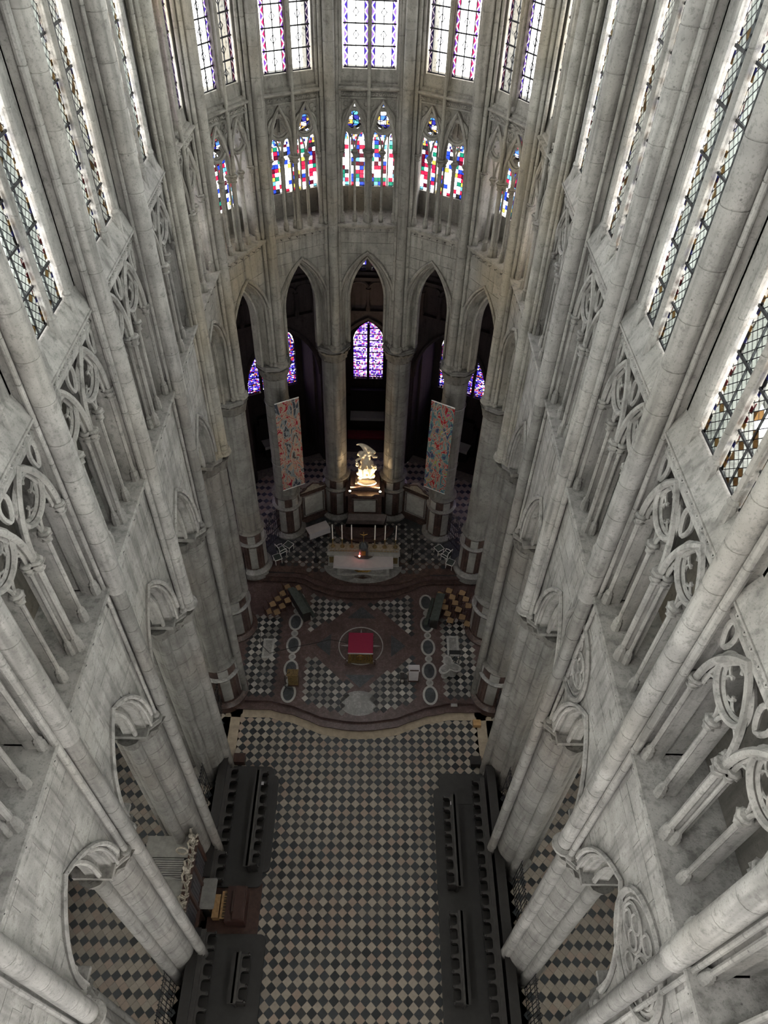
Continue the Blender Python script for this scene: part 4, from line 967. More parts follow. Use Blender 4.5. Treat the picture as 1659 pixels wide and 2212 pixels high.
m = MB(); m.box(-2.15, 28.75, ZG, 2.2, 29.45, ZG+1.05); m.box(-2.2, 28.7, ZG, 2.25, 29.5, ZG+.15); m.box(-2.22, 28.7, ZG+1.0, 2.27, 29.5, ZG+1.08); m.build('gradine', 'marble_white', H)
m = MB(); m.box(-2.15, 28.98, ZG+1.08, 2.2, 29.45, ZG+1.3); g2 = m.build('upper_gradine', 'carved_wood', H)
m = MB()
for i in range(24):
    x = -2.0+4.05*i/23
    if abs(x) < .4: continue
    m.tube([(x-.05, 28.96, ZG+1.15), (x, 28.94, ZG+1.24), (x+.05, 28.96, ZG+1.15)], .018, 4)
m.build('gilt_scrolls', 'gold', g2)
for x in (-1.95, 2.0): m = MB(); m.box(x-.14, 28.72, ZG+.3, x+.14, 28.74, ZG+.85); m.build('side_panel', 'gold_dim', H)
m = MB(); m.ext([(-.55, 28.62, ZG+1.05), (.6, 28.62, ZG+1.05), (.3, 28.45, ZG+1.05), (-.25, 28.45, ZG+1.05)], (0, 0, .06)); m.box(-.25, 28.6, ZG+1.08, .3, 29.2, ZG+1.75); m.lathe([(.3, ZG+1.75), (.22, ZG+1.95), (.05, ZG+2.1)], 8, (.02, 28.9)); tb = m.build('tabernacle', 'marble_dark', H)
m = MB(); m.box(-.1, 28.58, ZG+1.2, .15, 28.6, ZG+1.6); m.build('tabernacle_door', 'gold', tb)
for i, x in enumerate((-1.88, -1.3, -.72, .70, 1.32, 1.98)):
    C_ = empty('altar_candlestick', (x, 29.22, ZG+1.3), 'tall white candle in a wooden candlestick on the high altar, %s from the left' % ['first', 'second', 'third', 'fourth', 'fifth', 'last'][i], 'candlestick', 'candlesticks on the high altar')
    z = ZG+1.3; m = MB(); m.lathe([(.15, z), (.14, z+.06), (.06, z+.16), (.03, z+.22), (.05, z+.35), (.025, z+.45), (.03, z+.6), (.09, z+.66), (.03, z+.68)], 8, (x, 29.22)); m.build('stem', 'gold_dim', C_)
    m = MB(); m.lathe([(.033, z+.66), (.03, z+1.95), (.008, z+1.98)], 8, (x, 29.22)); m.build('candle', 'candle_wax', C_)
C_ = empty('altar_cross', (.02, 28.9, ZG+2.1), 'small gilt crucifix standing on the tabernacle of the high altar', 'cross')
MB().tube([(.02, 28.9, ZG+2.08), (.02, 28.9, ZG+3.0)], .022, 5).build('upright', 'gold', C_); MB().tube([(-.2, 28.9, ZG+2.82), (.02, 28.9, ZG+2.72), (.24, 28.9, ZG+2.82)], .022, 5).build('arms', 'gold', C_)
L_ = empty('sanctuary_lamp', (-.22, 28.55, ZG+1.12), 'small glowing red lamp beside the tabernacle', 'lamp')
MB().lathe([(.05, ZG+1.11), (.03, ZG+1.16), (.05, ZG+1.2)], 8, (-.22, 28.5)).build('holder', 'gold', L_); MB().sphere((-.22, 28.5, ZG+1.26), .055).build('red_glass', 'red_glow', L_)
for sx, lab in ((-2.95, 'left'), (3.05, 'right')):
    K = empty('candelabrum', (sx, 29.1, ZG), 'dark branched candelabrum standing to the %s of the high altar' % lab, 'candelabrum')
    m = MB(); m.lathe([(.2, ZG), (.18, ZG+.06), (.04, ZG+.15), (.03, ZG+1.2), (.07, ZG+1.25), (.02, ZG+1.3)], 8, (sx, 29.1)); m.build('stem', 'iron', K)
    for q in range(6): a = 2*PI*q/6; MB().tube([(sx, 29.1, ZG+1.15), (sx+.2*math.cos(a), 29.1+.2*math.sin(a), ZG+1.2), (sx+.26*math.cos(a), 29.1+.26*math.sin(a), ZG+1.42)], .015, 4).build('arm', 'iron', K)
# side table, stools, armchairs
Tb = empty('side_table', (-2.95, 31.05, ZG), 'small table under a long white cloth by the left marble screen', 'table')
def Tt(x, y, z, a=.49): p = rot2(x, y, a); return (-2.95+p[0], 31.05+p[1], z)
m = MB(); m.box(-.72, -.33, ZG+.92, .72, .33, ZG+.97, Tt); m.add([Tt(-.72, -.335, ZG+.95), Tt(.72, -.335, ZG+.95), Tt(.72, -.36, ZG+.5), Tt(-.72, -.36, ZG+.5)], [(0, 1, 2, 3)]); m.add([Tt(.725, -.33, ZG+.95), Tt(.725, .33, ZG+.95), Tt(.74, .33, ZG+.35), Tt(.74, -.33, ZG+.4)], [(0, 1, 2, 3)]); m.build('table_cloth', 'white_cloth', Tb)
m = MB(); m.box(-.68, -.3, ZG+.86, .68, .3, ZG+.92, Tt); m.build('table_top', 'wood_brown', Tb)
for sx in (-.62, .62):
    for sy in (-.25, .25): m = MB(); m.box(sx-.03, sy-.03, ZG, sx+.03, sy+.03, ZG+.86, Tt); m.build('leg', 'wood_brown', Tb)
def seatobj(cx, cy, rz, arm, label, z0=ZG):
    K = empty('armchair' if arm else 'stool', (cx, cy, z0), label, 'armchair' if arm else 'stool')
    def T(x, y, z): p = rot2(x, y, rz); return (cx+p[0], cy+p[1], z0+z)
    m = MB(); m.box(-.24, -.22, .40, .24, .22, .47, T); m.build('seat', 'velvet', K)
    m = MB()
    for a, b in (((-.25, -.23), (.25, -.23)), ((.25, -.23), (.25, .23)), ((.25, .23), (-.25, .23)), ((-.25, .23), (-.25, -.23))): m.tube([T(a[0], a[1], .46), T(b[0], b[1], .46)], .022, 4)
    m.build('seat_rail', 'white_paint', K)
    for sx in (-.22, .22):
        for sy in (-.2, .2): MB().tube([T(sx, sy, 0), T(sx, sy, .44)], .022, 4).build('leg', 'white_paint', K)
    if arm:
        m = MB(); m.tube([T(-.22, -.24, .45), T(-.24, -.3, 1.0), T(0, -.34, 1.1), T(.24, -.3, 1.0), T(.22, -.24, .45)], .026, 5); m.build('back_frame', 'white_paint', K)
        m = MB(); m.box(-.19, -.3, .55, .19, -.27, .98, T); m.build('back_pad', 'velvet', K)
        for sx in (-.26, .26): MB().tube([T(sx, -.25, .72), T(sx*1.05, 0, .74), T(sx, .2, .68), T(sx, .2, .46)], .022, 4).build('arm', 'white_paint', K)
seatobj(-5.15, 29.55, -.9, True, 'white-framed armchair by the left iron grille'); seatobj(-4.75, 30.0, -.6, False, 'white-framed stool behind the armchair on the left'); seatobj(-5.35, 28.95, -1.1, False, 'white-framed stool in front of the armchair on the left')
seatobj(5.2, 29.4, .9, True, 'white-framed armchair by the right iron grille'); seatobj(4.8, 29.95, .6, False, 'white-framed stool behind the armchair on the right'); seatobj(5.45, 28.8, 1.1, False, 'white-framed stool in front of the armchair on the right')

# ------------------------------------------------------------------ marble screens and central pedestal
def screen(side):
    F, L = bay_frame(side, 8)
    K = empty('marble_screen', F(L/2, .8, ZG), 'dark marble screen with a pale panel and scrolled crest on the %s of the statue' % side, 'screen', 'marble screens of the apse')
    m = MB(); m.box(.55, .62, ZG-.2, L-.55, .95, ZG+2.6, F); m.box(.5, .55, ZG-.2, L-.5, 1.0, ZG+.35, F); m.box(.5, .52, ZG+2.5, L-.5, 1.0, ZG+2.68, F); m.build('screen_body', 'marble_brown', K)
    m = MB(); m.box(.95, .58, ZG+.7, L-.95, .63, ZG+2.3, F); m.build('pale_panel', 'marble_white', K)
    m = MB(); fr = [(.85, ZG+.6), (L-.85, ZG+.6), (L-.85, ZG+2.38), (.85, ZG+2.38)]; m.tube([F(u, .6, z) for u, z in fr], .05, 4, True); m.build('frame', 'marble_grey', K)
    m = MB(); cr = [(.6, 0), (.75, .15), (1.0, .2), (1.2, .42), (L/2, .6), (L-1.2, .42), (L-1.0, .2), (L-.75, .15), (L-.6, 0)]
    m.ext([F(u, .65, ZG+2.68+z) for u, z in cr], Vector(F(0, .25, 0))-Vector(F(0, 0, 0))); m.build('crest', 'carved_wood', K)
    m = MB()
    for u in (1.0, L-1.0): m.tube([F(u+.14*math.cos(i*.6)*(1-i/16), .64, ZG+2.95+.14*math.sin(i*.6)*(1-i/16)) for i in range(14)], .05, 5)
    m.tube([F(u, .62, ZG+2.7+z) for u, z in cr], .05, 5); m.build('scroll', 'marble_brown', K)
for s in ('left', 'right'): screen(s)
K = empty('statue_pedestal', (0, 32.6, ZG), 'tall dark marble pedestal with a pale inscription panel under the statue', 'pedestal')
m = MB(); m.box(-1.05, 32.2, ZG-.2, 1.1, 33.9, 3.75); m.build('pedestal_body', 'marble_brown', K)
m = MB(); m.ext([(-1.2, 32.05, 3.75), (-.6, 32.05, 3.75), (-.4, 31.9, 3.75), (.45, 31.9, 3.75), (.65, 32.05, 3.75), (1.25, 32.05, 3.75), (1.25, 34.0, 3.75), (-1.2, 34.0, 3.75)], (0, 0, .2)); m.build('cornice', 'marble_red', K)
m = MB(); m.box(-.9, 32.35, 3.95, .95, 33.8, 4.3); m.box(-.6, 32.5, 4.3, .65, 33.6, 4.5); m.build('statue_base', 'marble_red', K)
m = MB(); m.box(-.68, 32.14, 2.25, .72, 32.2, 3.3); m.build('inscription_panel', 'marble_white', K)
m = MB(); m.tube([(-.78, 32.16, 2.15), (.82, 32.16, 2.15), (.82, 32.16, 3.4), (-.78, 32.16, 3.4)], .05, 4, True); m.build('panel_frame', 'marble_brown', K)
m = MB(); hp = [(-1.0, 2.0, 32.15), (-1.1, 1.7, 31.9), (-1.2, 1.5, 31.75), (-1.2, ZG, 31.75)]
m.add([(x, y, z) for x, z, y in hp] + [(-x+.05, y, z) for x, z, y in hp] , [(i, i+1, 5+i, 4+i) for i in range(3)]); m.ext([(-1.2, 31.75, ZG), (-1.2, 31.75, 1.5), (-1.1, 31.9, 1.7), (-1.0, 32.2, 2.0), (-1.0, 32.2, ZG)], (2.45, 0, 0)); m.build('flared_foot', 'marble_red', K)
def half(rx, ry, z0, h): return [(rx*math.cos(PI+PI*i/16)+.03, 31.9+ry*math.sin(PI+PI*i/16), z0) for i in range(17)]
for i, (rx, ry) in enumerate(((1.95, 1.3), (1.65, 1.05))):
    MB().ext(half(rx, ry, ZG+.15*i, .15), (0, 0, .16)).build('curved_step', 'marble_red', K)

# statue: one continuous sculpted surface
def statue():
    B = MB()
    def bl(c, r, sc=(1, 1, 1)): B.sphere(c, r, 12, 8, sc)
    rnd = random.Random(5); cx, cy, z = .05, 32.95, 4.45
    for i in range(26):
        a = rnd.uniform(0, 2*PI); h = rnd.uniform(0, 1.5); rr = .62*(1-.15*h/1.5)
        bl((cx+rr*math.cos(a)*.8, cy+rr*math.sin(a)*.55, z+.12+h), rnd.uniform(.17, .27), (1, .9, .85))
    bl((cx, cy, z+.8), .55, (1, .8, 1.6))
    # seated and leaning draped figure
    bl((cx+.02, cy, z+1.7), .42, (1.05, .8, 1.0)); bl((cx+.08, cy, z+2.15), .30, (1, .75, 1.2)); bl((cx+.14, cy-.02, z+2.5), .24, (1.1, .75, .8))
    bl((cx+.2, cy-.1, z+2.86), .145, (.9, 1, 1.15)); bl((cx+.18, cy-.08, z+2.68), .09)
    for p in ([(cx+.36, cy-.03, z+2.55), (cx+.55, cy-.18, z+2.4), (cx+.78, cy-.35, z+2.55)], [(cx-.1, cy-.03, z+2.5), (cx-.4, cy-.15, z+2.2), (cx-.68, cy-.3, z+2.15)]):
        for a, b in zip(p[:-1], p[1:]):
            for q in range(6): t = q/5; bl(tuple(a[i]+(b[i]-a[i])*t for i in range(3)), .105-.02*t)
    for p in ([(cx+.2, cy-.25, z+1.75), (cx+.32, cy-.55, z+1.6), (cx+.3, cy-.62, z+1.0)], [(cx-.15, cy-.25, z+1.7), (cx-.22, cy-.6, z+1.55), (cx-.2, cy-.66, z+.9)]):
        for a, b in zip(p[:-1], p[1:]):
            for q in range(6): t = q/5; bl(tuple(a[i]+(b[i]-a[i])*t for i in range(3)), .17-.04*t)
    # billowing cloak rising behind to the upper left
    for i in range(14):
        t = i/13; bl((cx+.3-.95*t, cy+.12, z+2.55+.75*math.sin(t*1.9)), .26*(1-t)+.07, (1.3, .5, .8))
    for i in range(10):
        t = i/9; bl((cx-.1-.45*t, cy+.15, z+2.2+.25*math.sin(t*3)), .25*(1-t)+.1, (1.2, .6, .8))
    # child figures at the sides
    for sx, zz in ((-.62, 1.7), (.68, 1.35)):
        bl((cx+sx, cy-.3, z+zz), .16, (.9, .9, 1.2)); bl((cx+sx*1.05, cy-.36, z+zz+.26), .1)
    bl((cx+.1, cy-.45, z+.05), .5, (1.5, .7, .35))
    B.v = [(cx+(p[0]-cx)*.84, cy+(p[1]-cy)*.84, z+(p[2]-z)*.84) for p in B.v]
    me = B.mesh('statue', 'statue_stone', (cx, cy, z)); o = link('statue', me, None, (cx, cy, z))
    md = o.modifiers.new('r', 'REMESH'); md.mode = 'VOXEL'; md.voxel_size = .028; md.use_smooth_shade = True
    sm = o.modifiers.new('s', 'SMOOTH'); sm.iterations = 3
    tag(o, 'brightly lit baroque statue of a draped figure on clouds behind the high altar', 'statue')
statue()
for sx, lab in ((-.92, 'left'), (.98, 'right')):
    U = empty('uplight', (sx, 32.05, 3.95), 'small warm uplight on the %s column beside the statue' % lab, 'lamp', 'uplights beside the statue')
    m = MB(); m.lathe([(.07, 3.95), (.09, 4.05), (.09, 4.12)], 10, (sx, 32.15)); m.build('housing', 'iron', U)
    MB().lathe([(.075, 4.115), (.07, 4.125)], 10, (sx, 32.15)).build('lens', 'lamp_glow', U)
    l = bpy.data.lights.new('uplight_beam', 'SPOT'); l.energy = 48; l.color = (1, .70, .38); l.spot_size = 1.75; l.spot_blend = .7; l.shadow_soft_size = .06
    lo = bpy.data.objects.new('uplight_beam', l); COL.objects.link(lo); lo.parent = U; lo.location = Vector((sx, 32.12, 4.18)) - U.location
    d = Vector((.05-sx*.2, 32.75, 6.0)) - Vector((sx, 32.12, 4.18)); lo.rotation_euler = d.to_track_quat('-Z', 'Y').to_euler()

# ------------------------------------------------------------------ hanging banners
for sg, mat, lab in ((-1, 'banner_pink', 'tall painted banner in pink, red and grey hanging on the left apse column'), (1, 'banner_teal', 'tall painted banner with a sun over teal and red figures on the right apse column')):
    Pt = [(sg*4.78, 30.32), (sg*3.56, 30.98)]
    A_, B_ = Vector(Pt[0]), Vector(Pt[1]); nrm = Vector((-(B_-A_).y, (B_-A_).x)).normalized()
    Bn = empty('banner', ((A_.x+B_.x)/2, (A_.y+B_.y)/2, 5.85), lab, 'banner', 'painted banners in the apse')
    m = MB(); N = 12; vs = []; uv = []
    for th in (0, .012):
        for j in range(2):
            p = (A_ if j == 0 else B_) + nrm*th
            for i in range(N+1): vs.append((p.x, p.y, 5.85+6.4*i/N)); uv.append((j, 6.4*i/N/1.4))
    n = N+1
    m.v = vs; m.uv = uv
    m.f = [(i, i+1, n+i+1, n+i) for i in range(N)] + [(2*n+i, 3*n+i, 3*n+i+1, 2*n+i+1) for i in range(N)] + [(i, 2*n+i, 2*n+i+1, i+1) for i in range(N)] + [(n+i, n+i+1, 3*n+i+1, 3*n+i) for i in range(N)] + [(N, 2*n+N, 3*n+N, n+N), (0, n, 3*n, 2*n)]
    m.build('painted_cloth', mat, Bn)
    for z in (12.25, 5.85): MB().tube([(A_.x, A_.y, z), (B_.x, B_.y, z)], .03, 5).build('batten', 'white_paint', Bn)
    F = pier_frame('left' if sg < 0 else 'right', 8)
    for z in (11.4, 7.0): MB().tube([F(.70*math.cos(2*PI*i/20), .68+.70*math.sin(2*PI*i/20), z) for i in range(20)], .012, 4, True).build('hanging_wire', 'wire', Bn)

# ------------------------------------------------------------------ choir stalls
def scallop(y0, y1, xb, xf, sg):
    """armrest plate of one seat seen from above: rectangle with a round-cornered bay open to the front"""
    t = .055; r = .13; N = 4
    out = [(xf, y0), (xb, y0), (xb, y1), (xf, y1)]
    ib = xb - sg*.12; inn = [(xf, y1-t)]
    for i in range(N+1): a = PI/2*i/N; inn.append((ib-sg*r+sg*r*math.sin(a), y1-t-r+r*math.cos(a)))
    for i in range(N+1): a = PI/2*i/N; inn.append((ib-sg*r+sg*r*math.cos(a), y0+t+r-r*math.sin(a)))
    inn.append((xf, y0+t)); return out, inn
def stall_row(sg, ys, xb, xf, z0, name, label, back, group):
    """sg outward sign; ys divider positions; xb back line, xf front of the arms"""
    y0, y1 = min(ys), max(ys); R = empty(name, ((xb+xf)/2, (y0+y1)/2, z0), label, 'stalls', group)
    X = lambda a, b: (min(a, b), max(a, b))
    ys = sorted(ys); za = z0+.88
    a, b = X(xb-sg*.02, xb+sg*.06); m = MB(); m.box(a, y0-.06, z0, b, y1+.06, z0+back); m.build('back_panel', 'wood_dark', R)
    a, b = X(xb-sg*.06, xb+sg*.14); m = MB(); m.box(a, y0-.08, z0+back, b, y1+.08, z0+back+.05); m.build('top_rail', 'wood_arm', R)
    for i in range(len(ys)-1):
        p, q = ys[i], ys[i+1]; out, inn = scallop(p, q, xb, xf, sg); m = MB()
        k = len(inn); pts = out + inn; outer = [out[3]] + [out[2]]*((k-2)//2) + [out[1]]*(k-2-(k-2)//2) + [out[0]]
        n = k; vs = [(x, y, za) for x, y in outer] + [(x, y, za) for x, y in inn] + [(x, y, za-.06) for x, y in inn] + [(x, y, za-.06) for x, y in outer]
        m.add(vs, [(j, j+1, n+j+1, n+j) for j in range(n-1)] + [(n+j, n+j+1, 2*n+j+1, 2*n+j) for j in range(n-1)])
        m.build('armrest', 'wood_arm', R)
        a, b = X(xb-sg*.02, xb-sg*.42); m = MB(); m.box(a, p+.06, z0+.34, b, q-.06, z0+.39); m.build('seat', 'wood_dark', R)
    for y in ys:
        m = MB(); pr = [(xb, z0), (xb-sg*.34, z0), (xb-sg*.30, z0+.35), (xb-sg*.42, z0+.55), (xf+sg*.02, z0+.78), (xf, z0+.83), (xb, z0+.83)]
        m.ext([(x, y-.025, z) for x, z in pr], (0, .05, 0)); m.sphere((xf+sg*.03, y, z0+.86), .06, 8, 5); m.build('divider', 'wood_dark', R)
    return R
def prange(a, b, n): return [a+(b-a)*i/n for i in range(n+1)]
def platform(x0, x1, y0, y1, z, label, r=.25):
    m = MB(); P = []
    inx = x0 if abs(x0) < abs(x1) else x1; ox = x1 if inx == x0 else x0; s = 1 if ox > inx else -1
    for i in range(6): a = PI/2*i/5; P.append((inx+s*r*(1-math.sin(a)), y1-r+r*math.cos(a)) if 0 else (inx+s*r-s*r*math.cos(a), y1-r+r*math.sin(a)))
    P += [(ox, y1), (ox, y0)]
    for i in range(6): a = PI/2*i/5; P.append((inx+s*r-s*r*math.sin(a), y0+r-r*math.cos(a)))
    m.ext([(x, y, 0) for x, y in P], (0, 0, z)); o = m.build('stall_platform', 'wood_floor'); return tag(o, label, 'platform', 'wooden stall platforms')
ZP = .17
platform(-3.95, -6.5, 10.95, 15.55, ZP, 'dark wooden platform under the far stalls on the left')
platform(-4.25, -6.5, 10.3, 16.0, ZP+.012, 'narrow upper boarding of the far stall platform on the left')
platform(-3.8, -6.5, 1.5, 8.4, ZP, 'dark wooden platform under the near stalls on the left')
platform(3.85, 6.7, 1.5, 15.0, ZP, 'long dark wooden platform under the stalls on the right')
platform(4.15, 6.7, 14.2, 15.75, ZP+.012, 'end boarding of the right stall platform towards the sanctuary')
platform(-4.2, -6.5, 8.2, 10.5, .06, 'low reddish boarding under the organ console', .05).data.materials[0] = MATS['wood_brown']
G_ = 'rows of dark choir stalls'
stall_row(-1, prange(10.36, 15.5, 9), -6.35, -5.88, ZP, 'stall_row', 'back row of nine dark stalls on the left, beyond the organ console', 1.05, G_)
stall_row(-1, prange(11.0, 15.35, 8), -4.80, -4.40, ZP, 'stall_row', 'front row of eight dark stalls on the left, beyond the organ console', .92, G_)
stall_row(-1, prange(2.2, 8.25, 11), -6.28, -5.82, ZP, 'stall_row', 'back row of dark stalls on the left, nearest the viewer', 1.05, G_)
stall_row(-1, prange(5.77, 7.45, 3), -4.70, -4.28, ZP, 'stall_row', 'short front row of three dark stalls on the left, nearest the viewer', .92, G_)
stall_row(1, prange(2.0, 15.02, 23), 6.15, 5.70, ZP, 'stall_row', 'long back row of dark stalls along the right side', 1.05, G_)
stall_row(1, prange(10.25, 14.22, 7), 4.66, 4.22, ZP, 'stall_row', 'front row of seven dark stalls on the right, nearer the sanctuary', .92, G_)
stall_row(1, prange(5.8, 9.1, 6), 4.66, 4.22, ZP, 'stall_row', 'front row of six dark stalls on the right, nearer the viewer', .92, G_)
for x0, x1, y0, y1, lab in ((-5.05, -4.83, 10.9, 15.4, 'left far'), (4.70, 4.92, 10.15, 14.3, 'right far'), (4.70, 4.92, 5.7, 9.2, 'right near'), (-5.0, -4.75, 5.7, 7.5, 'left near')):
    D = empty('stall_desk', ((x0+x1)/2, (y0+y1)/2, ZP), 'narrow dark reading desk behind the %s front stalls' % lab, 'desk', 'reading desks of the stalls')
    m = MB(); m.box(x0, y0, ZP+.92, x1, y1, ZP+.97); m.build('desk_top', 'wood_dark', D)
    xm = x1 if x0 < 0 else x0; m = MB(); m.box(xm-.04, y0, ZP, xm+.04, y1, ZP+.92); m.build('desk_front', 'wood_dark', D)
for x, y, lab in ((-4.62, 14.75, 'left'), (4.62, 13.9, 'right')):
    m = MB(); m.box(x-.06, y-.08, ZP+.88, x+.06, y+.08, ZP+.90); o = m.build('paper_notice', 'white_cloth'); tag(o, 'small white paper notice lying on the %s front stalls' % lab, 'paper')
# panelled backs beyond the stalls
for sg, y0, y1, lab in ((-1, 10.3, 16.0, 'left far'), (-1, 2.0, 8.3, 'left near'), (1, 2.0, 15.6, 'right')):
    D = empty('stall_backing', (sg*6.55, (y0+y1)/2, ZP), 'dark boarded backing behind the %s stalls' % lab, 'panelling', 'boarded backings behind the stalls')
    n = int((y1-y0)/1.1)
    for i in range(n):
        a = y0+(y1-y0)*i/n; b = y0+(y1-y0)*(i+1)/n; x0, x1 = sorted((sg*6.42, sg*6.60)); m = MB(); m.box(x0, a+.01, ZP, x1, b-.01, ZP+1.35); m.build('board', 'wood_dark', D)
    x0, x1 = sorted((sg*6.38, sg*6.8)); m = MB(); m.box(x0, y0, ZP+1.35, x1, y1, ZP+1.42); m.build('shelf', 'wood_dark', D)
# iron grilles between the piers
def grille(F, u0, u1, v, z0, z1, label, crest=False):
    K = empty('iron_grille', F((u0+u1)/2, v, z0), label, 'grille', 'iron grilles between the piers'); n = max(3, int((u1-u0)/.16))
    for z in (z0+.15, (z0+z1)/2, z1-.1): MB().tube([F(u0, v, z), F(u1, v, z)], .025, 4).build('rail', 'iron', K)
    bar = None
    for i in range(n+1):
        u = u0+(u1-u0)*i/n; p = F(u, v, z0)
        if bar is None: bar = MB().lathe([(.016, 0), (.016, z1-z0), (.03, z1-z0+.06), (.002, z1-z0+.2)], 5).mesh('bar', 'iron')
        link('bar', bar, K, p)
    m = MB()
    for i in range(n):
        u = u0+(u1-u0)*(i+.5)/n
        for z in (z0+.6, z1-.45): m.tube([F(u+.06*math.cos(2*PI*q/8), v, z+.12*math.sin(2*PI*q/8)) for q in range(8)], .010, 4, True)
    m.build('scrollwork', 'iron', K)
    if crest:
        m = MB(); rr = random.Random(3)
        for i in range(n*2):
            u = u0+(u1-u0)*(i+.5)/(n*2); h = .35+.5*math.sin(PI*(i+.5)/(n*2)); du = rr.uniform(-.12, .12)
            m.tube([F(u, v, z1), F(u+du, v, z1+h*.5), F(u+du*2+.07, v, z1+h*.8), F(u+du*2, v, z1+h), F(u+du*2-.07, v, z1+h*.8)], .016, 4)
        m.build('scrolled_crest', 'iron', K)
for s in ('left', 'right'):
    for k in (1, 2, 3, 4, 5, 6):
        if s == 'left' and k == 2: continue
        F, L = bay_frame(s, k); grille(F, .75, L-.75, 1.05, 0 if k < 4 else .3, 2.7, 'black iron grille under the arch, ' + bayname(s, k))
        m = MB(); m.box(.7, .95, 2.75, L-.7, 1.15, 2.85, F)
    F, L = bay_frame(s, 7); grille(F, .6, L-.6, .75, ZG, ZG+1.9, 'black iron grille with a scrolled crest, %s side of the apse' % s, True)
# ------------------------------------------------------------------ choir organ case, console and bench on the left
O = empty('choir_organ', (-7.3, 9.7, 0), 'dark choir organ case with carved crest standing in the left arch', 'organ')
m = MB(); m.box(-8.6, 8.0, 0, -6.75, 11.0, 4.3); m.build('case', 'wood_dark', O)
m = MB(); m.box(-8.65, 8.0, 4.3, -6.85, 9.4, 4.36); m.box(-8.65, 10.2, 4.3, -6.85, 11.05, 4.36); m.build('case_roof', 'wood_grey', O)
for i in range(9): m = MB(); m.box(-8.5, 9.42+.085*i, 4.3, -7.0, 9.48+.085*i, 4.38); m.build('roof_slat', 'wood_grey', O)
MB().tube([(-8.7, 9.5, 4.5), (-6.95, 9.3, 4.5)], .05, 6).build('roof_pole', 'wood_grey', O)
for i in range(17):
    y = 8.2+2.6*i/16; h = 3.9-.5*abs(math.sin(i*.6)); m = MB(); m.lathe([(.03, 1.5), (.07, 1.75), (.07, h)], 8, (-6.72, y)); m.build('organ_pipe', 'pipe_tin', O)
for y in (8.0, 9.0, 10.0, 11.0): m = MB(); m.box(-6.8, y-.06, 0, -6.6, y+.06, 4.3); m.build('case_post', 'wood_brown', O)
m = MB(); m.box(-6.82, 7.95, 1.3, -6.58, 11.05, 1.5); m.box(-6.85, 7.95, 4.1, -6.58, 11.05, 4.4); m.build('case_cornice', 'wood_brown', O)
m = MB(); rr = random.Random(9)
for i in range(42):
    y = 8.0+3.0*i/41; h = 4.45+.35*abs(math.sin(i*.32))+.15*rr.random(); a = rr.uniform(0, 6)
    m.tube([(-6.68, y, 4.35), (-6.62-.08*math.cos(a), y+.05*math.sin(a), (4.35+h)/2), (-6.66-.15*math.sin(a), y+.12*math.cos(a), h), (-6.58, y+.02, h-.1)], .05, 5, False, lambda t: 1.2-.7*t)
m.build('carved_crest', 'carved_wood', O)
for y in (8.2, 9.5, 10.75):
    m = MB(); m.sphere((-6.68, y, 5.0), .16, 8, 6, (.8, .8, 1.2)); m.sphere((-6.68, y, 5.3), .1, 8, 6)
    for s in (-1, 1): m.tube([(-6.68, y, 5.05), (-6.75, y+s*.28, 5.25), (-6.72, y+s*.42, 5.0)], .06, 5, False, lambda t: 1.3-t)
    m.build('carved_finial', 'carved_wood', O)
m = MB(); m.tube([(-6.95+.22*math.cos(2*PI*i/14), 10.2+.05*math.sin(2*PI*i/14), 5.15+.22*math.sin(2*PI*i/14)) for i in range(14)], .04, 5, True); m.build('carved_roundel', 'carved_wood', O)
K = empty('organ_console', (-5.4, 9.4, 0), 'reddish wooden organ console with a keyboard between the left stalls', 'organ console')
m = MB(); m.box(-5.6, 8.7, 0, -4.75, 10.12, .95); m.build('console_body', 'wood_red', K)
m = MB(); m.box(-5.25, 8.75, .95, -4.78, 10.08, 1.12); m.build('console_top', 'wood_red', K)
m = MB(); m.box(-5.85, 8.85, .70, -5.6, 9.95, .78); m.build('keyboard_bed', 'wood_pale', K)
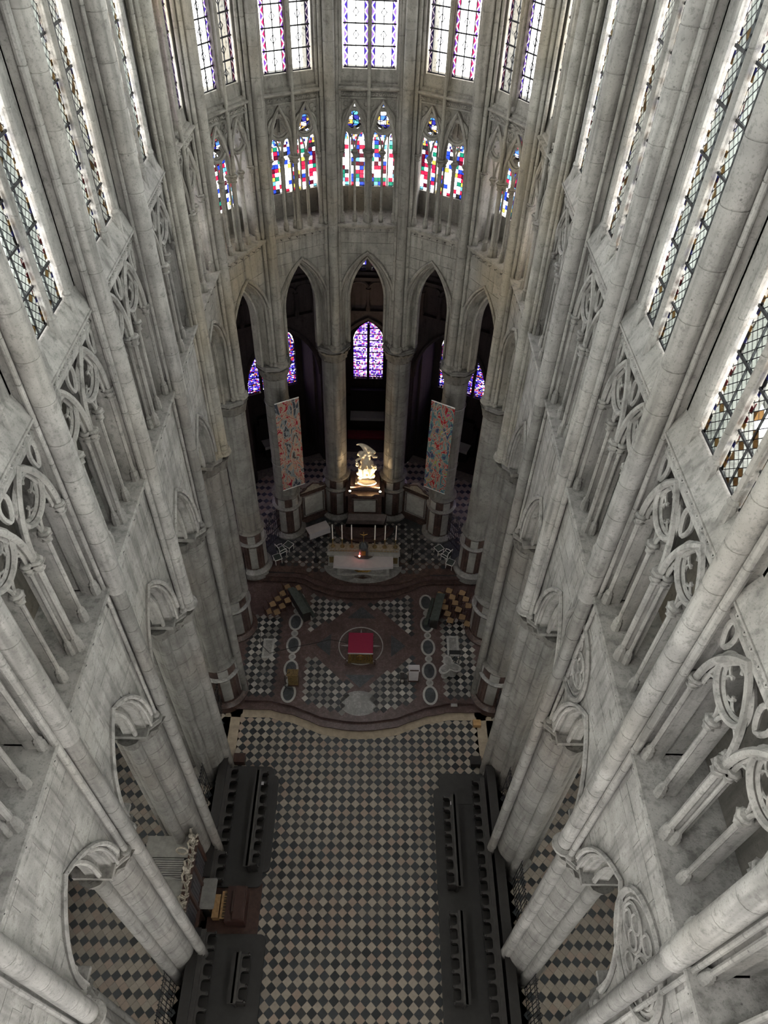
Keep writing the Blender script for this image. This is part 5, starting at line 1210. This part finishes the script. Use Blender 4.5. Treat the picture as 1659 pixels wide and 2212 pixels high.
m = MB()
for i in range(30): m.box(-5.84, 8.87+.036*i, .78, -5.64, 8.90+.036*i, .80)
m.build('keys', 'wood_pale', K)
m = MB()
for i in range(29):
    if i % 7 not in (2, 6): m.box(-5.74, 8.893+.036*i, .80, -5.62, 8.913+.036*i, .82)
m.build('black_keys', 'iron', K)
m = MB(); m.tube([(-5.3, 9.0, 1.2), (-5.3, 9.85, 1.2)], .025, 5); m.box(-5.27, 9.0, 1.1, -5.22, 9.85, 1.35); m.build('music_rest', 'wood_brown', K)
m = MB(); m.box(-6.25, 8.95, .0, -5.95, 9.9, .5); o = m.build('organ_bench', 'wood_pale'); tag(o, 'pale wooden bench pulled up to the organ console', 'bench')
K = empty('grey_cabinet', (-6.32, 9.65, 0), 'tall cabinet with a pale grey rounded top beside the organ console', 'cabinet')
def rrect(x0, x1, y0, y1, r, z):
    P = []
    for cx, cy, a0 in ((x1-r, y1-r, 0), (x0+r, y1-r, PI/2), (x0+r, y0+r, PI), (x1-r, y0+r, 1.5*PI)):
        for i in range(4): a = a0+PI/2*i/3; P.append((cx+r*math.cos(a), cy+r*math.sin(a), z))
    return P
MB().ext(rrect(-6.64, -6.02, 9.03, 10.27, .08, 1.45), (0, 0, .06)).build('rounded_top', 'wood_grey', K); m = MB(); m.box(-6.58, 9.1, 0, -6.3, 10.2, 1.45); m.build('cabinet_body', 'wood_dark', K)
# small dark bins and boxes near the stall ends
for (x, y, c, lab, mt) in ((-6.05, 16.35, .28, 'small wooden crate at the far end of the left stalls', 'wood_brown'), (6.1, 16.4, .26, 'dark bag on the floor at the far end of the right stalls', 'wood_dark'), (6.35, 18.55, .2, 'small beige box beside the right end of the steps', 'wood_pale')):
    K = empty('storage_box', (x, y, 0), lab, 'box'); m = MB(); m.box(x-c, y-c*.8, 0.01, x+c, y+c*.8, c*1.4); m.build('box_body', mt, K); m = MB(); m.box(x-c*1.05, y-c*.85, c*1.4, x+c*1.05, y+c*.85, c*1.5); m.build('box_lid', mt, K)
